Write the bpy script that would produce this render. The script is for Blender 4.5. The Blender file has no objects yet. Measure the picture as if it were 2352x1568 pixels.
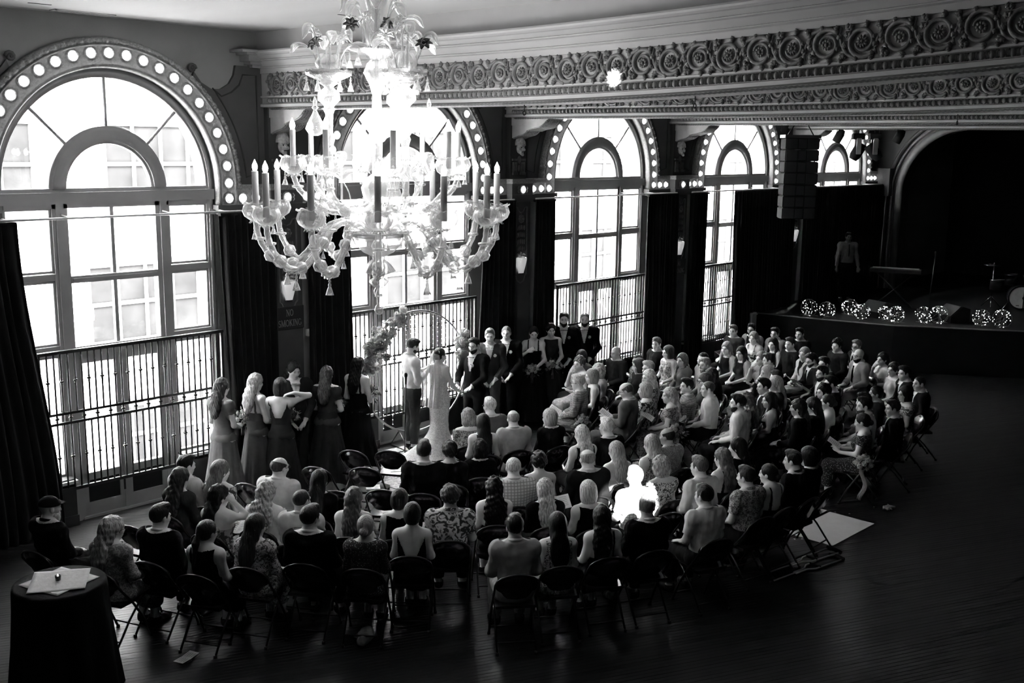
import bpy, math, random
import numpy as np
from mathutils import Vector, Matrix, Euler

random.seed(11)
RNG = np.random.default_rng(5)
PI = math.pi
SC = bpy.context.scene
COL = SC.collection

# ------------------------------------------------------------------ camera, world, sun, exposure
FLOOR_TO_EYE = 4.868
def setup_view():
    az, pitch, roll = 0.826, 0.182, 0.013
    f = Vector((math.sin(az) * math.cos(pitch), math.cos(az) * math.cos(pitch), -math.sin(pitch)))
    r = f.cross(Vector((0, 0, 1))).normalized()
    u = r.cross(f)
    r2 = r * math.cos(roll) + u * math.sin(roll)
    u2 = -r * math.sin(roll) + u * math.cos(roll)
    m = Matrix((r2, u2, -f)).transposed().to_4x4()
    m.translation = Vector((-6.624, -13.125, FLOOR_TO_EYE))
    cd = bpy.data.cameras.new('camera')
    cd.sensor_width = 36.0
    cd.lens = 2459.5 / 2352 * 36.0
    cd.clip_end = 200
    co = bpy.data.objects.new('camera', cd)
    co.matrix_world = m
    COL.objects.link(co)
    SC.camera = co
setup_view()

W = bpy.data.worlds.new('sky')
SC.world = W
W.use_nodes = True
_bg = W.node_tree.nodes['Background']
_bg.inputs['Color'].default_value = (1, 1, 1, 1)
_bg.inputs['Strength'].default_value = 74.0

def lamp(name, kind, loc, energy, rot=None, target=None, **kw):
    d = bpy.data.lights.new(name, kind)
    d.energy = energy
    for k, v in kw.items():
        setattr(d, k, v)
    o = bpy.data.objects.new(name, d)
    o.location = loc
    if target is not None:
        o.rotation_euler = (Vector(target) - Vector(loc)).to_track_quat('-Z', 'Y').to_euler()
    elif rot:
        o.rotation_euler = rot
    COL.objects.link(o)
    return o
# the street outside and the building opposite stand in full sun, coming over this building's roof
lamp('sun', 'SUN', (0, -30, 40), 60.0, target=(8, 10, 0), angle=0.009)

SC.view_settings.view_transform = 'Standard'
SC.view_settings.look = 'None'
SC.view_settings.exposure = 0.9
SC.view_settings.gamma = 1.0
SC.view_settings.use_curve_mapping = False

# ------------------------------------------------------------------ materials (all grey: a black and white picture)
MATS = {}
def _nt(name):
    m = bpy.data.materials.new(name)
    m.use_nodes = True
    nt = m.node_tree
    return m, nt, nt.nodes['Principled BSDF']
def g3(v):
    return (v, v, v, 1)
def mat(name, v, rough=.6, metal=0.0, spec=.5, var=.12, vscale=8.0, stretch=None, bump=0.0, bscale=40.0, emit=0.0, sheen=0.0, detail=4):
    """plain grey surface with procedural variation of tone and a little relief"""
    if name in MATS:
        return MATS[name]
    m, nt, b = _nt(name)
    N, L = nt.nodes, nt.links
    b.inputs['Roughness'].default_value = rough
    b.inputs['Metallic'].default_value = metal
    b.inputs['Specular IOR Level'].default_value = spec
    if sheen:
        b.inputs['Sheen Weight'].default_value = sheen
    tc = N.new('ShaderNodeTexCoord')
    mp = N.new('ShaderNodeMapping')
    L.new(tc.outputs['Object'], mp.inputs['Vector'])
    if stretch:
        mp.inputs['Scale'].default_value = stretch
    no = N.new('ShaderNodeTexNoise')
    no.inputs['Scale'].default_value = vscale
    no.inputs['Detail'].default_value = detail
    L.new(mp.outputs['Vector'], no.inputs['Vector'])
    cr = N.new('ShaderNodeValToRGB')
    cr.color_ramp.elements[0].position = .3
    cr.color_ramp.elements[1].position = .7
    cr.color_ramp.elements[0].color = g3(v * (1 - var))
    cr.color_ramp.elements[1].color = g3(min(1, v * (1 + var)))
    L.new(no.outputs['Fac'], cr.inputs['Fac'])
    L.new(cr.outputs['Color'], b.inputs['Base Color'])
    if bump:
        n2 = N.new('ShaderNodeTexNoise')
        n2.inputs['Scale'].default_value = bscale
        n2.inputs['Detail'].default_value = 3
        L.new(mp.outputs['Vector'], n2.inputs['Vector'])
        bp = N.new('ShaderNodeBump')
        bp.inputs['Strength'].default_value = bump
        bp.inputs['Distance'].default_value = .01
        L.new(n2.outputs['Fac'], bp.inputs['Height'])
        L.new(bp.outputs['Normal'], b.inputs['Normal'])
    if emit:
        b.inputs['Emission Color'].default_value = (1, 1, 1, 1)
        b.inputs['Emission Strength'].default_value = emit
    MATS[name] = m
    return m

def fabric(name, v, kind='plain', v2=None, scale=20.0, rough=.9, w=.5):
    """woven cloth: plain, floral, dots, plaid or stripe, in object space"""
    if name in MATS:
        return MATS[name]
    m, nt, b = _nt(name)
    N, L = nt.nodes, nt.links
    b.inputs['Roughness'].default_value = rough
    b.inputs['Specular IOR Level'].default_value = .06 if v < .1 else .22
    b.inputs['Sheen Weight'].default_value = .01 if v < .1 else .08
    if v < .14:
        v *= .3 + .7 * (v / .14) ** 1.5
    tc = N.new('ShaderNodeTexCoord')
    fac = None
    if kind == 'floral':
        t = N.new('ShaderNodeTexNoise'); t.inputs['Scale'].default_value = scale; t.inputs['Detail'].default_value = 1.5
        t.inputs['Distortion'].default_value = 1.6
        L.new(tc.outputs['Object'], t.inputs['Vector']); fac = t.outputs['Fac']
        lo, hi = .5 - .04 + (.5 - w) * .3, .5 + .04 + (.5 - w) * .3
    elif kind == 'dots':
        t = N.new('ShaderNodeTexVoronoi'); t.inputs['Scale'].default_value = scale
        L.new(tc.outputs['Object'], t.inputs['Vector']); fac = t.outputs['Distance']
        lo, hi = .24, .3
    elif kind in ('plaid', 'stripe'):
        a = N.new('ShaderNodeTexWave'); a.bands_direction = 'X'; a.inputs['Scale'].default_value = scale
        L.new(tc.outputs['Object'], a.inputs['Vector']); fac = a.outputs['Fac']
        if kind == 'plaid':
            c = N.new('ShaderNodeTexWave'); c.bands_direction = 'Z'; c.inputs['Scale'].default_value = scale
            L.new(tc.outputs['Object'], c.inputs['Vector'])
            mx = N.new('ShaderNodeMath'); mx.operation = 'MAXIMUM'
            L.new(a.outputs['Fac'], mx.inputs[0]); L.new(c.outputs['Fac'], mx.inputs[1]); fac = mx.outputs[0]
        lo, hi = .80, .92
    else:
        t = N.new('ShaderNodeTexNoise'); t.inputs['Scale'].default_value = 14
        L.new(tc.outputs['Object'], t.inputs['Vector']); fac = t.outputs['Fac']
        lo, hi = .3, .7
        v2 = v * .82 if v2 is None else v2
    cr = N.new('ShaderNodeValToRGB')
    cr.color_ramp.elements[0].position = lo
    cr.color_ramp.elements[1].position = hi
    cr.color_ramp.elements[0].color = g3(v)
    cr.color_ramp.elements[1].color = g3(v2)
    L.new(fac, cr.inputs['Fac'])
    L.new(cr.outputs['Color'], b.inputs['Base Color'])
    n2 = N.new('ShaderNodeTexNoise'); n2.inputs['Scale'].default_value = 26; n2.inputs['Detail'].default_value = 2
    mp = N.new('ShaderNodeMapping'); mp.inputs['Scale'].default_value = (1, 1, .35)
    L.new(tc.outputs['Object'], mp.inputs['Vector']); L.new(mp.outputs['Vector'], n2.inputs['Vector'])
    bp = N.new('ShaderNodeBump'); bp.inputs['Strength'].default_value = .35; bp.inputs['Distance'].default_value = .012
    L.new(n2.outputs['Fac'], bp.inputs['Height']); L.new(bp.outputs['Normal'], b.inputs['Normal'])
    MATS[name] = m
    return m

def hairmat(v):
    name = 'hair_%03d' % int(v * 1000)
    if name in MATS:
        return MATS[name]
    m, nt, b = _nt(name)
    N, L = nt.nodes, nt.links
    b.inputs['Roughness'].default_value = .45
    b.inputs['Specular IOR Level'].default_value = .22 if v < .1 else .4
    if v < .12:
        v *= .35 + .65 * (v / .12)
    tc = N.new('ShaderNodeTexCoord')
    mp = N.new('ShaderNodeMapping'); mp.inputs['Scale'].default_value = (1, 1, .12)
    L.new(tc.outputs['Object'], mp.inputs['Vector'])
    no = N.new('ShaderNodeTexNoise'); no.inputs['Scale'].default_value = 95; no.inputs['Detail'].default_value = 3
    L.new(mp.outputs['Vector'], no.inputs['Vector'])
    cr = N.new('ShaderNodeValToRGB')
    cr.color_ramp.elements[0].position = .35; cr.color_ramp.elements[1].position = .68
    cr.color_ramp.elements[0].color = g3(v * .45); cr.color_ramp.elements[1].color = g3(min(.95, v * 1.35))
    L.new(no.outputs['Fac'], cr.inputs['Fac']); L.new(cr.outputs['Color'], b.inputs['Base Color'])
    bp = N.new('ShaderNodeBump'); bp.inputs['Strength'].default_value = .8; bp.inputs['Distance'].default_value = .01
    L.new(no.outputs['Fac'], bp.inputs['Height']); L.new(bp.outputs['Normal'], b.inputs['Normal'])
    MATS[name] = m
    return m

def skinmat(v):
    name = 'skin_%03d' % int(v * 1000)
    if name in MATS:
        return MATS[name]
    m, nt, b = _nt(name)
    N, L = nt.nodes, nt.links
    b.inputs['Roughness'].default_value = .5
    b.inputs['Specular IOR Level'].default_value = .35
    at = N.new('ShaderNodeAttribute'); at.attribute_name = 'tone'
    no = N.new('ShaderNodeTexNoise'); no.inputs['Scale'].default_value = 30
    tc = N.new('ShaderNodeTexCoord'); L.new(tc.outputs['Object'], no.inputs['Vector'])
    mr = N.new('ShaderNodeMapRange'); mr.inputs['To Min'].default_value = v * .92; mr.inputs['To Max'].default_value = v * 1.08
    L.new(no.outputs['Fac'], mr.inputs['Value'])
    mu = N.new('ShaderNodeMath'); mu.operation = 'MULTIPLY'
    L.new(mr.outputs[0], mu.inputs[0]); L.new(at.outputs['Fac'], mu.inputs[1])
    L.new(mu.outputs[0], b.inputs['Base Color'])
    MATS[name] = m
    return m

def glow(name, s, v=1.0):
    """a lit bulb"""
    if name in MATS:
        return MATS[name]
    m = mat(name, v, rough=.3, emit=s, var=.02)
    return m

def petal(name, v):
    if name in MATS:
        return MATS[name]
    m = bpy.data.materials.new(name); m.use_nodes = True
    nt = m.node_tree; N, L = nt.nodes, nt.links
    for n in list(N):
        N.remove(n)
    out = N.new('ShaderNodeOutputMaterial'); df = N.new('ShaderNodeBsdfDiffuse'); tl = N.new('ShaderNodeBsdfTranslucent'); mx = N.new('ShaderNodeMixShader')
    tc = N.new('ShaderNodeTexCoord'); no = N.new('ShaderNodeTexNoise'); no.inputs['Scale'].default_value = 40; L.new(tc.outputs['Object'], no.inputs['Vector'])
    cr = N.new('ShaderNodeValToRGB'); cr.color_ramp.elements[0].color = g3(v * .8); cr.color_ramp.elements[1].color = g3(v); L.new(no.outputs['Fac'], cr.inputs['Fac'])
    L.new(cr.outputs['Color'], df.inputs[0]); L.new(cr.outputs['Color'], tl.inputs[0]); mx.inputs[0].default_value = .5
    L.new(df.outputs[0], mx.inputs[1]); L.new(tl.outputs[0], mx.inputs[2]); L.new(mx.outputs[0], out.inputs[0])
    MATS[name] = m
    return m
def pane_mat(name='window_glass', refl=.08, tint=1.0):
    if name in MATS:
        return MATS[name]
    m = bpy.data.materials.new(name); m.use_nodes = True
    nt = m.node_tree; N, L = nt.nodes, nt.links
    for n in list(N):
        N.remove(n)
    out = N.new('ShaderNodeOutputMaterial')
    tr = N.new('ShaderNodeBsdfTransparent'); tr.inputs[0].default_value = g3(tint)
    gl = N.new('ShaderNodeBsdfGlossy'); gl.inputs['Roughness'].default_value = .03
    lw = N.new('ShaderNodeLayerWeight'); lw.inputs['Blend'].default_value = .5
    pw = N.new('ShaderNodeMath'); pw.operation = 'POWER'; pw.inputs[1].default_value = 5.0
    L.new(lw.outputs['Facing'], pw.inputs[0])
    fr = N.new('ShaderNodeMapRange'); fr.inputs['To Min'].default_value = .04; fr.inputs['To Max'].default_value = .7
    L.new(pw.outputs[0], fr.inputs['Value'])
    no = N.new('ShaderNodeTexNoise'); no.inputs['Scale'].default_value = 3
    bp = N.new('ShaderNodeBump'); bp.inputs['Strength'].default_value = .08
    L.new(no.outputs['Fac'], bp.inputs['Height']); L.new(bp.outputs['Normal'], gl.inputs['Normal'])
    mx = N.new('ShaderNodeMixShader')
    L.new(fr.outputs[0], mx.inputs[0]); L.new(tr.outputs[0], mx.inputs[1]); L.new(gl.outputs[0], mx.inputs[2])
    L.new(mx.outputs[0], out.inputs[0])
    MATS[name] = m
    return m

def crystal(name='blown_glass', body=.22, v=.9):
    """thin hand blown glass: clear in the middle, brighter towards its edges"""
    if name in MATS:
        return MATS[name]
    m = bpy.data.materials.new(name); m.use_nodes = True
    nt = m.node_tree; N, L = nt.nodes, nt.links
    for n in list(N):
        N.remove(n)
    out = N.new('ShaderNodeOutputMaterial')
    tr = N.new('ShaderNodeBsdfTransparent'); tr.inputs[0].default_value = g3(.96)
    gl = N.new('ShaderNodeBsdfGlossy'); gl.inputs['Roughness'].default_value = .06
    df = N.new('ShaderNodeBsdfDiffuse'); df.inputs[0].default_value = g3(v)
    tl = N.new('ShaderNodeBsdfTranslucent'); tl.inputs[0].default_value = g3(v)
    m0 = N.new('ShaderNodeMixShader'); m0.inputs[0].default_value = .5
    L.new(df.outputs[0], m0.inputs[1]); L.new(tl.outputs[0], m0.inputs[2])
    m1 = N.new('ShaderNodeMixShader'); m1.inputs[0].default_value = .45
    L.new(m0.outputs[0], m1.inputs[1]); L.new(gl.outputs[0], m1.inputs[2])
    lw = N.new('ShaderNodeLayerWeight'); lw.inputs['Blend'].default_value = .45
    no = N.new('ShaderNodeTexNoise'); no.inputs['Scale'].default_value = 60
    tc = N.new('ShaderNodeTexCoord'); L.new(tc.outputs['Object'], no.inputs['Vector'])
    bp = N.new('ShaderNodeBump'); bp.inputs['Strength'].default_value = .4; bp.inputs['Distance'].default_value = .01
    L.new(no.outputs['Fac'], bp.inputs['Height']); L.new(bp.outputs['Normal'], gl.inputs['Normal'])
    mr = N.new('ShaderNodeMapRange'); mr.inputs['To Min'].default_value = body; mr.inputs['To Max'].default_value = .95
    L.new(lw.outputs['Facing'], mr.inputs['Value'])
    mx = N.new('ShaderNodeMixShader')
    L.new(mr.outputs[0], mx.inputs[0]); L.new(tr.outputs[0], mx.inputs[1]); L.new(m1.outputs[0], mx.inputs[2])
    L.new(mx.outputs[0], out.inputs[0])
    MATS[name] = m
    return m

# ------------------------------------------------------------------ mesh building helpers
class MB:
    """collects simple shapes; build() links them as ONE mesh object"""
    def __init__(self):
        self.v = []; self.f = []; self.n = 0
        self.flat = []
    def add(self, V, F, flat=False):
        V = np.asarray(V, float).reshape(-1, 3)
        self.v.append(V)
        k = self.n
        for q in F:
            self.f.append(tuple(i + k for i in q)); self.flat.append(flat)
        self.n += len(V)
        return self
    def box(self, x0, x1, y0, y1, z0, z1):
        V = [(x, y, z) for z in (z0, z1) for y in (y0, y1) for x in (x0, x1)]
        return self.add(V, [(0, 2, 3, 1), (4, 5, 7, 6), (0, 1, 5, 4), (2, 6, 7, 3), (0, 4, 6, 2), (1, 3, 7, 5)], True)
    def bbox(self, x0, x1, y0, y1, z0, z1, b=.01):
        """box with chamfered vertical-plane edges (loops inset by b)"""
        lo = [(x0 + b, y0 + b), (x1 - b, y0 + b), (x1 - b, y1 - b), (x0 + b, y1 - b)]
        hi = [(x0, y0), (x1, y0), (x1, y1), (x0, y1)]
        rings = [(lo, z0), (hi, z0 + b), (hi, z1 - b), (lo, z1)]
        V = [(p[0], p[1], z) for r, z in rings for p in r]
        F = [(3, 2, 1, 0), (12, 13, 14, 15)]
        for k in range(3):
            for i in range(4):
                j = (i + 1) % 4
                F.append((k * 4 + i, k * 4 + j, k * 4 + 4 + j, k * 4 + 4 + i))
        return self.add(V, F, True)
    def prism(self, poly, a, b, axis='y', flat=True):
        """closed polygon extruded from a to b along axis; poly coords are the two other axes in order"""
        n = len(poly)
        def P(p, t):
            if axis == 'y': return (p[0], t, p[1])
            if axis == 'x': return (t, p[0], p[1])
            return (p[0], p[1], t)
        V = [P(p, a) for p in poly] + [P(p, b) for p in poly]
        F = [tuple(range(n))[::-1], tuple(range(n, 2 * n))]
        for i in range(n):
            j = (i + 1) % n
            F.append((i, j, n + j, n + i))
        return self.add(V, F, flat)
    def tube(self, pts, r=.01, n=8, closed=False, cap=True, squash=1.0, up=None):
        P = np.asarray(pts, float); m = len(P)
        R = np.full(m, r, float) if np.isscalar(r) else np.asarray(r, float)
        if closed:
            T = np.roll(P, -1, 0) - np.roll(P, 1, 0)
        else:
            T = np.gradient(P, axis=0)
        T /= np.linalg.norm(T, axis=1)[:, None] + 1e-12
        a = np.array([0, 0, 1.0]) if up is None else np.asarray(up, float)
        if abs(T[0] @ a) > .95:
            a = np.array([1.0, 0, 0])
        A = []
        x = np.cross(a, T[0]); x /= np.linalg.norm(x)
        for i in range(m):
            x = x - T[i] * (x @ T[i]); x /= np.linalg.norm(x) + 1e-12
            A.append(x)
        A = np.array(A); B = np.cross(T, A)
        th = np.arange(n) * 2 * PI / n
        V = (P[:, None] + R[:, None, None] * (np.cos(th)[None, :, None] * A[:, None] + squash * np.sin(th)[None, :, None] * B[:, None])).reshape(-1, 3)
        F = []
        for i in range(m if closed else m - 1):
            i2 = (i + 1) % m
            for j in range(n):
                j2 = (j + 1) % n
                F.append((i * n + j, i * n + j2, i2 * n + j2, i2 * n + j))
        if cap and not closed:
            F.append(tuple(range(n))[::-1]); F.append(tuple((m - 1) * n + j for j in range(n)))
        return self.add(V, F)
    def lathe(self, prof, n=16, c=(0, 0, 0), flute=0, amp=0.0, wave=None, arc=2 * PI):
        """profile (r,z) turned round z; flute/amp ribs; wave=(k,amp) lifts the last ring"""
        V = []; full = abs(arc - 2 * PI) < 1e-6
        m = n if full else n + 1
        for q, (r, z) in enumerate(prof):
            for j in range(m):
                t = arc * j / n
                rr = r * (1 + (amp * math.cos(flute * t) if flute else 0))
                zz = z + (wave[1] * math.cos(wave[0] * t) if wave and q >= len(prof) - 2 else 0)
                V.append((c[0] + rr * math.cos(t), c[1] + rr * math.sin(t), c[2] + zz))
        F = []
        for i in range(len(prof) - 1):
            for j in range(n):
                j2 = (j + 1) % m
                F.append((i * m + j, i * m + j2, (i + 1) * m + j2, (i + 1) * m + j))
        return self.add(V, F)
    def ball(self, c, r, n=10, m=6, s=(1, 1, 1)):
        prof = [(max(1e-4, math.sin(PI * i / m)) , -math.cos(PI * i / m)) for i in range(m + 1)]
        V = []
        for (q, z) in prof:
            for j in range(n):
                t = 2 * PI * j / n
                V.append((c[0] + r * s[0] * q * math.cos(t), c[1] + r * s[1] * q * math.sin(t), c[2] + r * s[2] * z))
        F = []
        for i in range(m):
            for j in range(n):
                j2 = (j + 1) % n
                F.append((i * n + j, i * n + j2, (i + 1) * n + j2, (i + 1) * n + j))
        return self.add(V, F)
    def sweep(self, prof, frames, closed_prof=True, cap=True, flat=False, loop=False):
        """profile (a,b) carried along frames (origin, A, B)"""
        V = []
        n = len(prof)
        for o, A, B in frames:
            o = np.asarray(o, float); A = np.asarray(A, float); B = np.asarray(B, float)
            for a, b in prof:
                V.append(o + a * A + b * B)
        F = []; m = len(frames)
        for i in range(m if loop else m - 1):
            i2 = (i + 1) % m
            for j in range(n if closed_prof else n - 1):
                j2 = (j + 1) % n
                F.append((i * n + j, i * n + j2, i2 * n + j2, i2 * n + j))
        if cap and closed_prof and not loop:
            F.append(tuple(range(n))[::-1]); F.append(tuple((m - 1) * n + j for j in range(n)))
        return self.add(V, F, flat)
    def xf(self, M):
        M = np.array(M)
        self.v = [(np.c_[V, np.ones(len(V))] @ M.T)[:, :3] for V in self.v]
        return self
    def mesh(self, name, smooth=True):
        me = bpy.data.meshes.new(name)
        V = np.concatenate(self.v) if self.v else np.zeros((0, 3))
        me.from_pydata(V.tolist(), [], self.f)
        if smooth:
            me.polygons.foreach_set('use_smooth', [not q for q in self.flat])
        me.update()
        return me
    def build(self, name, m, parent=None, smooth=True, loc=None):
        return obj(name, self.mesh(name, smooth), m, parent, loc)

def obj(name, me, m=None, parent=None, loc=None):
    o = bpy.data.objects.new(name, me)
    COL.objects.link(o)
    if m is not None:
        if len(me.materials) == 0:
            me.materials.append(m)
        elif me.materials[0] is not m:
            o.material_slots[0].link = 'OBJECT'
            o.material_slots[0].material = m
    if parent is not None:
        o.parent = parent
    if loc is not None:
        o.location = loc
    return o
def tag(o, label=None, cat=None, group=None, kind=None):
    if label: o['label'] = label
    if cat: o['category'] = cat
    if group: o['group'] = group
    if kind: o['kind'] = kind
    return o
def thing(name, label=None, cat=None, loc=(0, 0, 0), rz=0.0, group=None, kind=None):
    o = bpy.data.objects.new(name, None)
    o.empty_display_size = .1
    COL.objects.link(o)
    o.location = loc; o.rotation_euler = (0, 0, rz)
    return tag(o, label, cat, group, kind)
def dup(root, parent=None):
    r = root.copy(); COL.objects.link(r)
    if parent is not None:
        r.parent = parent
    for ch in root.children:
        dup(ch, r)
    return r
def arc_frames(cx, cz, r, a0, a1, n, y=0.0):
    """frames round an arch in the wall plane: A points outwards, B towards the room (-y)"""
    F = []
    for i in range(n + 1):
        t = a0 + (a1 - a0) * i / n
        d = np.array([math.cos(t), 0, math.sin(t)])
        F.append((np.array([cx, y, cz]) + d * r, d, np.array([0, -1.0, 0])))
    return F
# ------------------------------------------------------------------ the room
BAY = 5.0
ZS, R_GLASS, R_OPEN, R_IN, R_OUT = 4.265, 1.36, 1.47, .569, .784
CEIL = 6.35
m_wall = mat('wall_plaster', .25, .85, var=.10, vscale=1.6, bump=.15, bscale=60)
m_panel = mat('spandrel_paint', .075, .7, var=.10, vscale=3)
m_gild = mat('aged_gilt_plaster', .26, .55, var=.35, vscale=40, bump=.9, bscale=55)
m_pil = mat('pilaster_paint', .05, .7, var=.12, vscale=3, bump=.1)
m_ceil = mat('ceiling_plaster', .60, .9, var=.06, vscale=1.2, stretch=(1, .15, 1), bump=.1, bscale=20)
m_beam = mat('beam_paint', .44, .6, var=.06, vscale=2)
m_frieze = mat('frieze_relief', .15, .5, var=.3, vscale=18, bump=.3, bscale=70)
m_bead = mat('bead_paint', .22, .35, var=.15)
m_frame = mat('window_frame_paint', .32, .55, var=.08, vscale=3)
m_sill = mat('sill_paint', .62, .5, var=.1)
m_black = mat('black_void', .008, .9, var=.2)
m_dark = mat('dark_wood', .012, .5, var=.2)
m_iron = mat('black_iron', .012, .45, var=.2)
m_bulb = glow('marquee_bulb_glow', 7.0)

# floor: sub floor plus single boards
mb = MB(); mb.box(-10, 28, -20, 0.0, -.30, -.022)
floor = tag(mb.build('floor', mat('sub_floor', .02, .8)), kind='structure')
def board_mat():
    m, nt, b = _nt('floor_boards')
    N, L = nt.nodes, nt.links
    tc = N.new('ShaderNodeTexCoord'); oi = N.new('ShaderNodeObjectInfo')
    sp = N.new('ShaderNodeSeparateXYZ'); L.new(tc.outputs['Object'], sp.inputs[0])
    a = N.new('ShaderNodeMath'); a.operation = 'MULTIPLY_ADD'; a.inputs[1].default_value = .42
    L.new(sp.outputs['X'], a.inputs[0])
    r9 = N.new('ShaderNodeMath'); r9.operation = 'MULTIPLY'; r9.inputs[1].default_value = 9.0
    L.new(oi.outputs['Random'], r9.inputs[0]); L.new(r9.outputs[0], a.inputs[2])
    fl = N.new('ShaderNodeMath'); fl.operation = 'FLOOR'; L.new(a.outputs[0], fl.inputs[0])
    ad = N.new('ShaderNodeMath'); ad.operation = 'ADD'; L.new(fl.outputs[0], ad.inputs[0]); L.new(r9.outputs[0], ad.inputs[1])
    wn = N.new('ShaderNodeTexWhiteNoise'); wn.noise_dimensions = '1D'; L.new(ad.outputs[0], wn.inputs['W'])
    mp = N.new('ShaderNodeMapping'); mp.inputs['Scale'].default_value = (.6, 14, 1)
    cm = N.new('ShaderNodeVectorMath'); cm.operation = 'ADD'
    L.new(tc.outputs['Object'], cm.inputs[0])
    cx = N.new('ShaderNodeCombineXYZ'); L.new(r9.outputs[0], cx.inputs['Y']); L.new(r9.outputs[0], cx.inputs['Z'])
    L.new(cx.outputs[0], cm.inputs[1]); L.new(cm.outputs[0], mp.inputs['Vector'])
    no = N.new('ShaderNodeTexNoise'); no.inputs['Scale'].default_value = 5; no.inputs['Detail'].default_value = 6
    L.new(mp.outputs[0], no.inputs['Vector'])
    mx = N.new('ShaderNodeMath'); mx.operation = 'MULTIPLY'; L.new(no.outputs['Fac'], mx.inputs[0])
    w2 = N.new('ShaderNodeMapRange'); w2.inputs['To Min'].default_value = .45; w2.inputs['To Max'].default_value = 1.3
    L.new(wn.outputs['Value'], w2.inputs['Value']); L.new(w2.outputs[0], mx.inputs[1])
    mr = N.new('ShaderNodeMapRange'); mr.inputs['From Min'].default_value = .1; mr.inputs['From Max'].default_value = .8
    mr.inputs['To Min'].default_value = .0025; mr.inputs['To Max'].default_value = .016
    L.new(mx.outputs[0], mr.inputs['Value']); L.new(mr.outputs[0], b.inputs['Base Color'])
    rr = N.new('ShaderNodeMapRange'); rr.inputs['To Min'].default_value = .30; rr.inputs['To Max'].default_value = .52
    L.new(no.outputs['Fac'], rr.inputs['Value']); L.new(rr.outputs[0], b.inputs['Roughness'])
    b.inputs['Specular IOR Level'].default_value = .3
    bp = N.new('ShaderNodeBump'); bp.inputs['Strength'].default_value = .15; bp.inputs['Distance'].default_value = .004
    L.new(no.outputs['Fac'], bp.inputs['Height']); L.new(bp.outputs['Normal'], b.inputs['Normal'])
    MATS['floor_boards'] = m
    return m
m_board = board_mat()
def floor_boards():
    d = np.array([.902, -.431]); n = np.array([.431, .902])
    w = .058
    ang = math.atan2(d[1], d[0])
    k0, k1 = int(-9.6 / w), int(7.7 / w)
    for k in range(k0, k1):
        p = n * (k * w)
        t0, t1 = -60.0, 60.0
        for ax, lo, hi in ((0, -9.98, 19.5), (1, -19.9, -.02)):
            a, b = (lo - p[ax]) / d[ax], (hi - p[ax]) / d[ax]
            t0, t1 = max(t0, min(a, b)), min(t1, max(a, b))
        if t1 - t0 < .2:
            continue
        L = t1 - t0
        m = MB(); m.bbox(0, L, -w / 2 + .0007, w / 2 - .0007, -.02, random.uniform(-.0006, .0006), .0012)
        o = m.build('floor_board', m_board, floor, smooth=False)
        q = p + d * t0
        o.location = (q[0], q[1], 0); o.rotation_euler = (0, 0, ang)
floor_boards()

# window wall with five arched openings
def window_wall():
    mb = MB()
    y0, y1 = -.05, .40
    mb.box(-10, -BAY / 2, y0, y1, -.3, 7.0)
    mb.box(22.5, 28, y0, y1, -.3, 7.0)
    for k in range(5):
        cx = k * BAY
        mb.box(cx - 2.5, cx - R_OPEN, y0, y1, -.3, 7.0)
        mb.box(cx + R_OPEN, cx + 2.5, y0, y1, -.3, 7.0)
        n = 28
        P = [(cx - R_OPEN * math.cos(PI * i / n), ZS + R_OPEN * math.sin(PI * i / n)) for i in range(n + 1)]
        for i in range(n):
            mb.prism([P[i], P[i + 1], (P[i + 1][0], 7.0), (P[i][0], 7.0)], y0, y1)
    return tag(mb.build('wall_windows', m_wall, smooth=False), kind='structure')
window_wall()
mb = MB(); mb.box(-10.3, -10, -20, .4, -.3, 7); tag(mb.build('wall_left', mat('left_wall_paint', .05, .8), smooth=False), kind='structure')
mb = MB(); mb.box(-10.3, 28.3, -20.3, -20, -.3, 7); tag(mb.build('wall_back', mat('back_wall_paint', .03, .8)), kind='structure')
mb = MB(); mb.box(28, 28.3, -20, .4, -.3, 7); tag(mb.build('wall_stage', m_black), kind='structure')
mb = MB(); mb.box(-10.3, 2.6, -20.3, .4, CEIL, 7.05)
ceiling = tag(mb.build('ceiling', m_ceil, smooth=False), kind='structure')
mb = MB(); mb.box(2.55, 22.5, -20.3, .4, CEIL + .005, 7.05); mb.build('bounce_cut_bays', mat('bounce_cut_dark', .05, .9), ceiling)  # unseen bays coloured dark to hold down light bounced into the room
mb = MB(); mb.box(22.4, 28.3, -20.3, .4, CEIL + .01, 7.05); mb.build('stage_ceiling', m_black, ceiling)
def ceiling_vent(x, y, ln, w=.16):
    t = thing('air_vent', None, None); t.parent = ceiling
    mb = MB(); z = CEIL - .012
    for a, b, c, d in ((0, ln, 0, .02), (0, ln, w - .02, w), (0, .02, 0, w), (ln - .02, ln, 0, w)):
        mb.box(x + a, x + b, y + c, y + d, z, CEIL + .01)
    mb.build('frame', m_ceil, t)
    n = int(ln / .035)
    for i in range(1, n):
        m = MB(); xx = x + i * ln / n
        m.box(xx - .006, xx + .006, y + .02, y + w - .02, z + .003, CEIL + .01); m.build('slat', m_ceil, t)
    m = MB(); m.box(x + .02, x + ln - .02, y + .02, y + w - .02, CEIL - .003, CEIL + .01); m.build('duct', m_black, t)
ceiling_vent(-.75, -.42, .75)
# long thin slots in the plaster
for x, y in ((-1.2, -.75), (1.6, -2.7)):
    m = MB(); m.box(x, x + .26, y, y + .03, CEIL - .004, CEIL + .01); m.build('ceiling_slot', m_black, ceiling)

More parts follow.
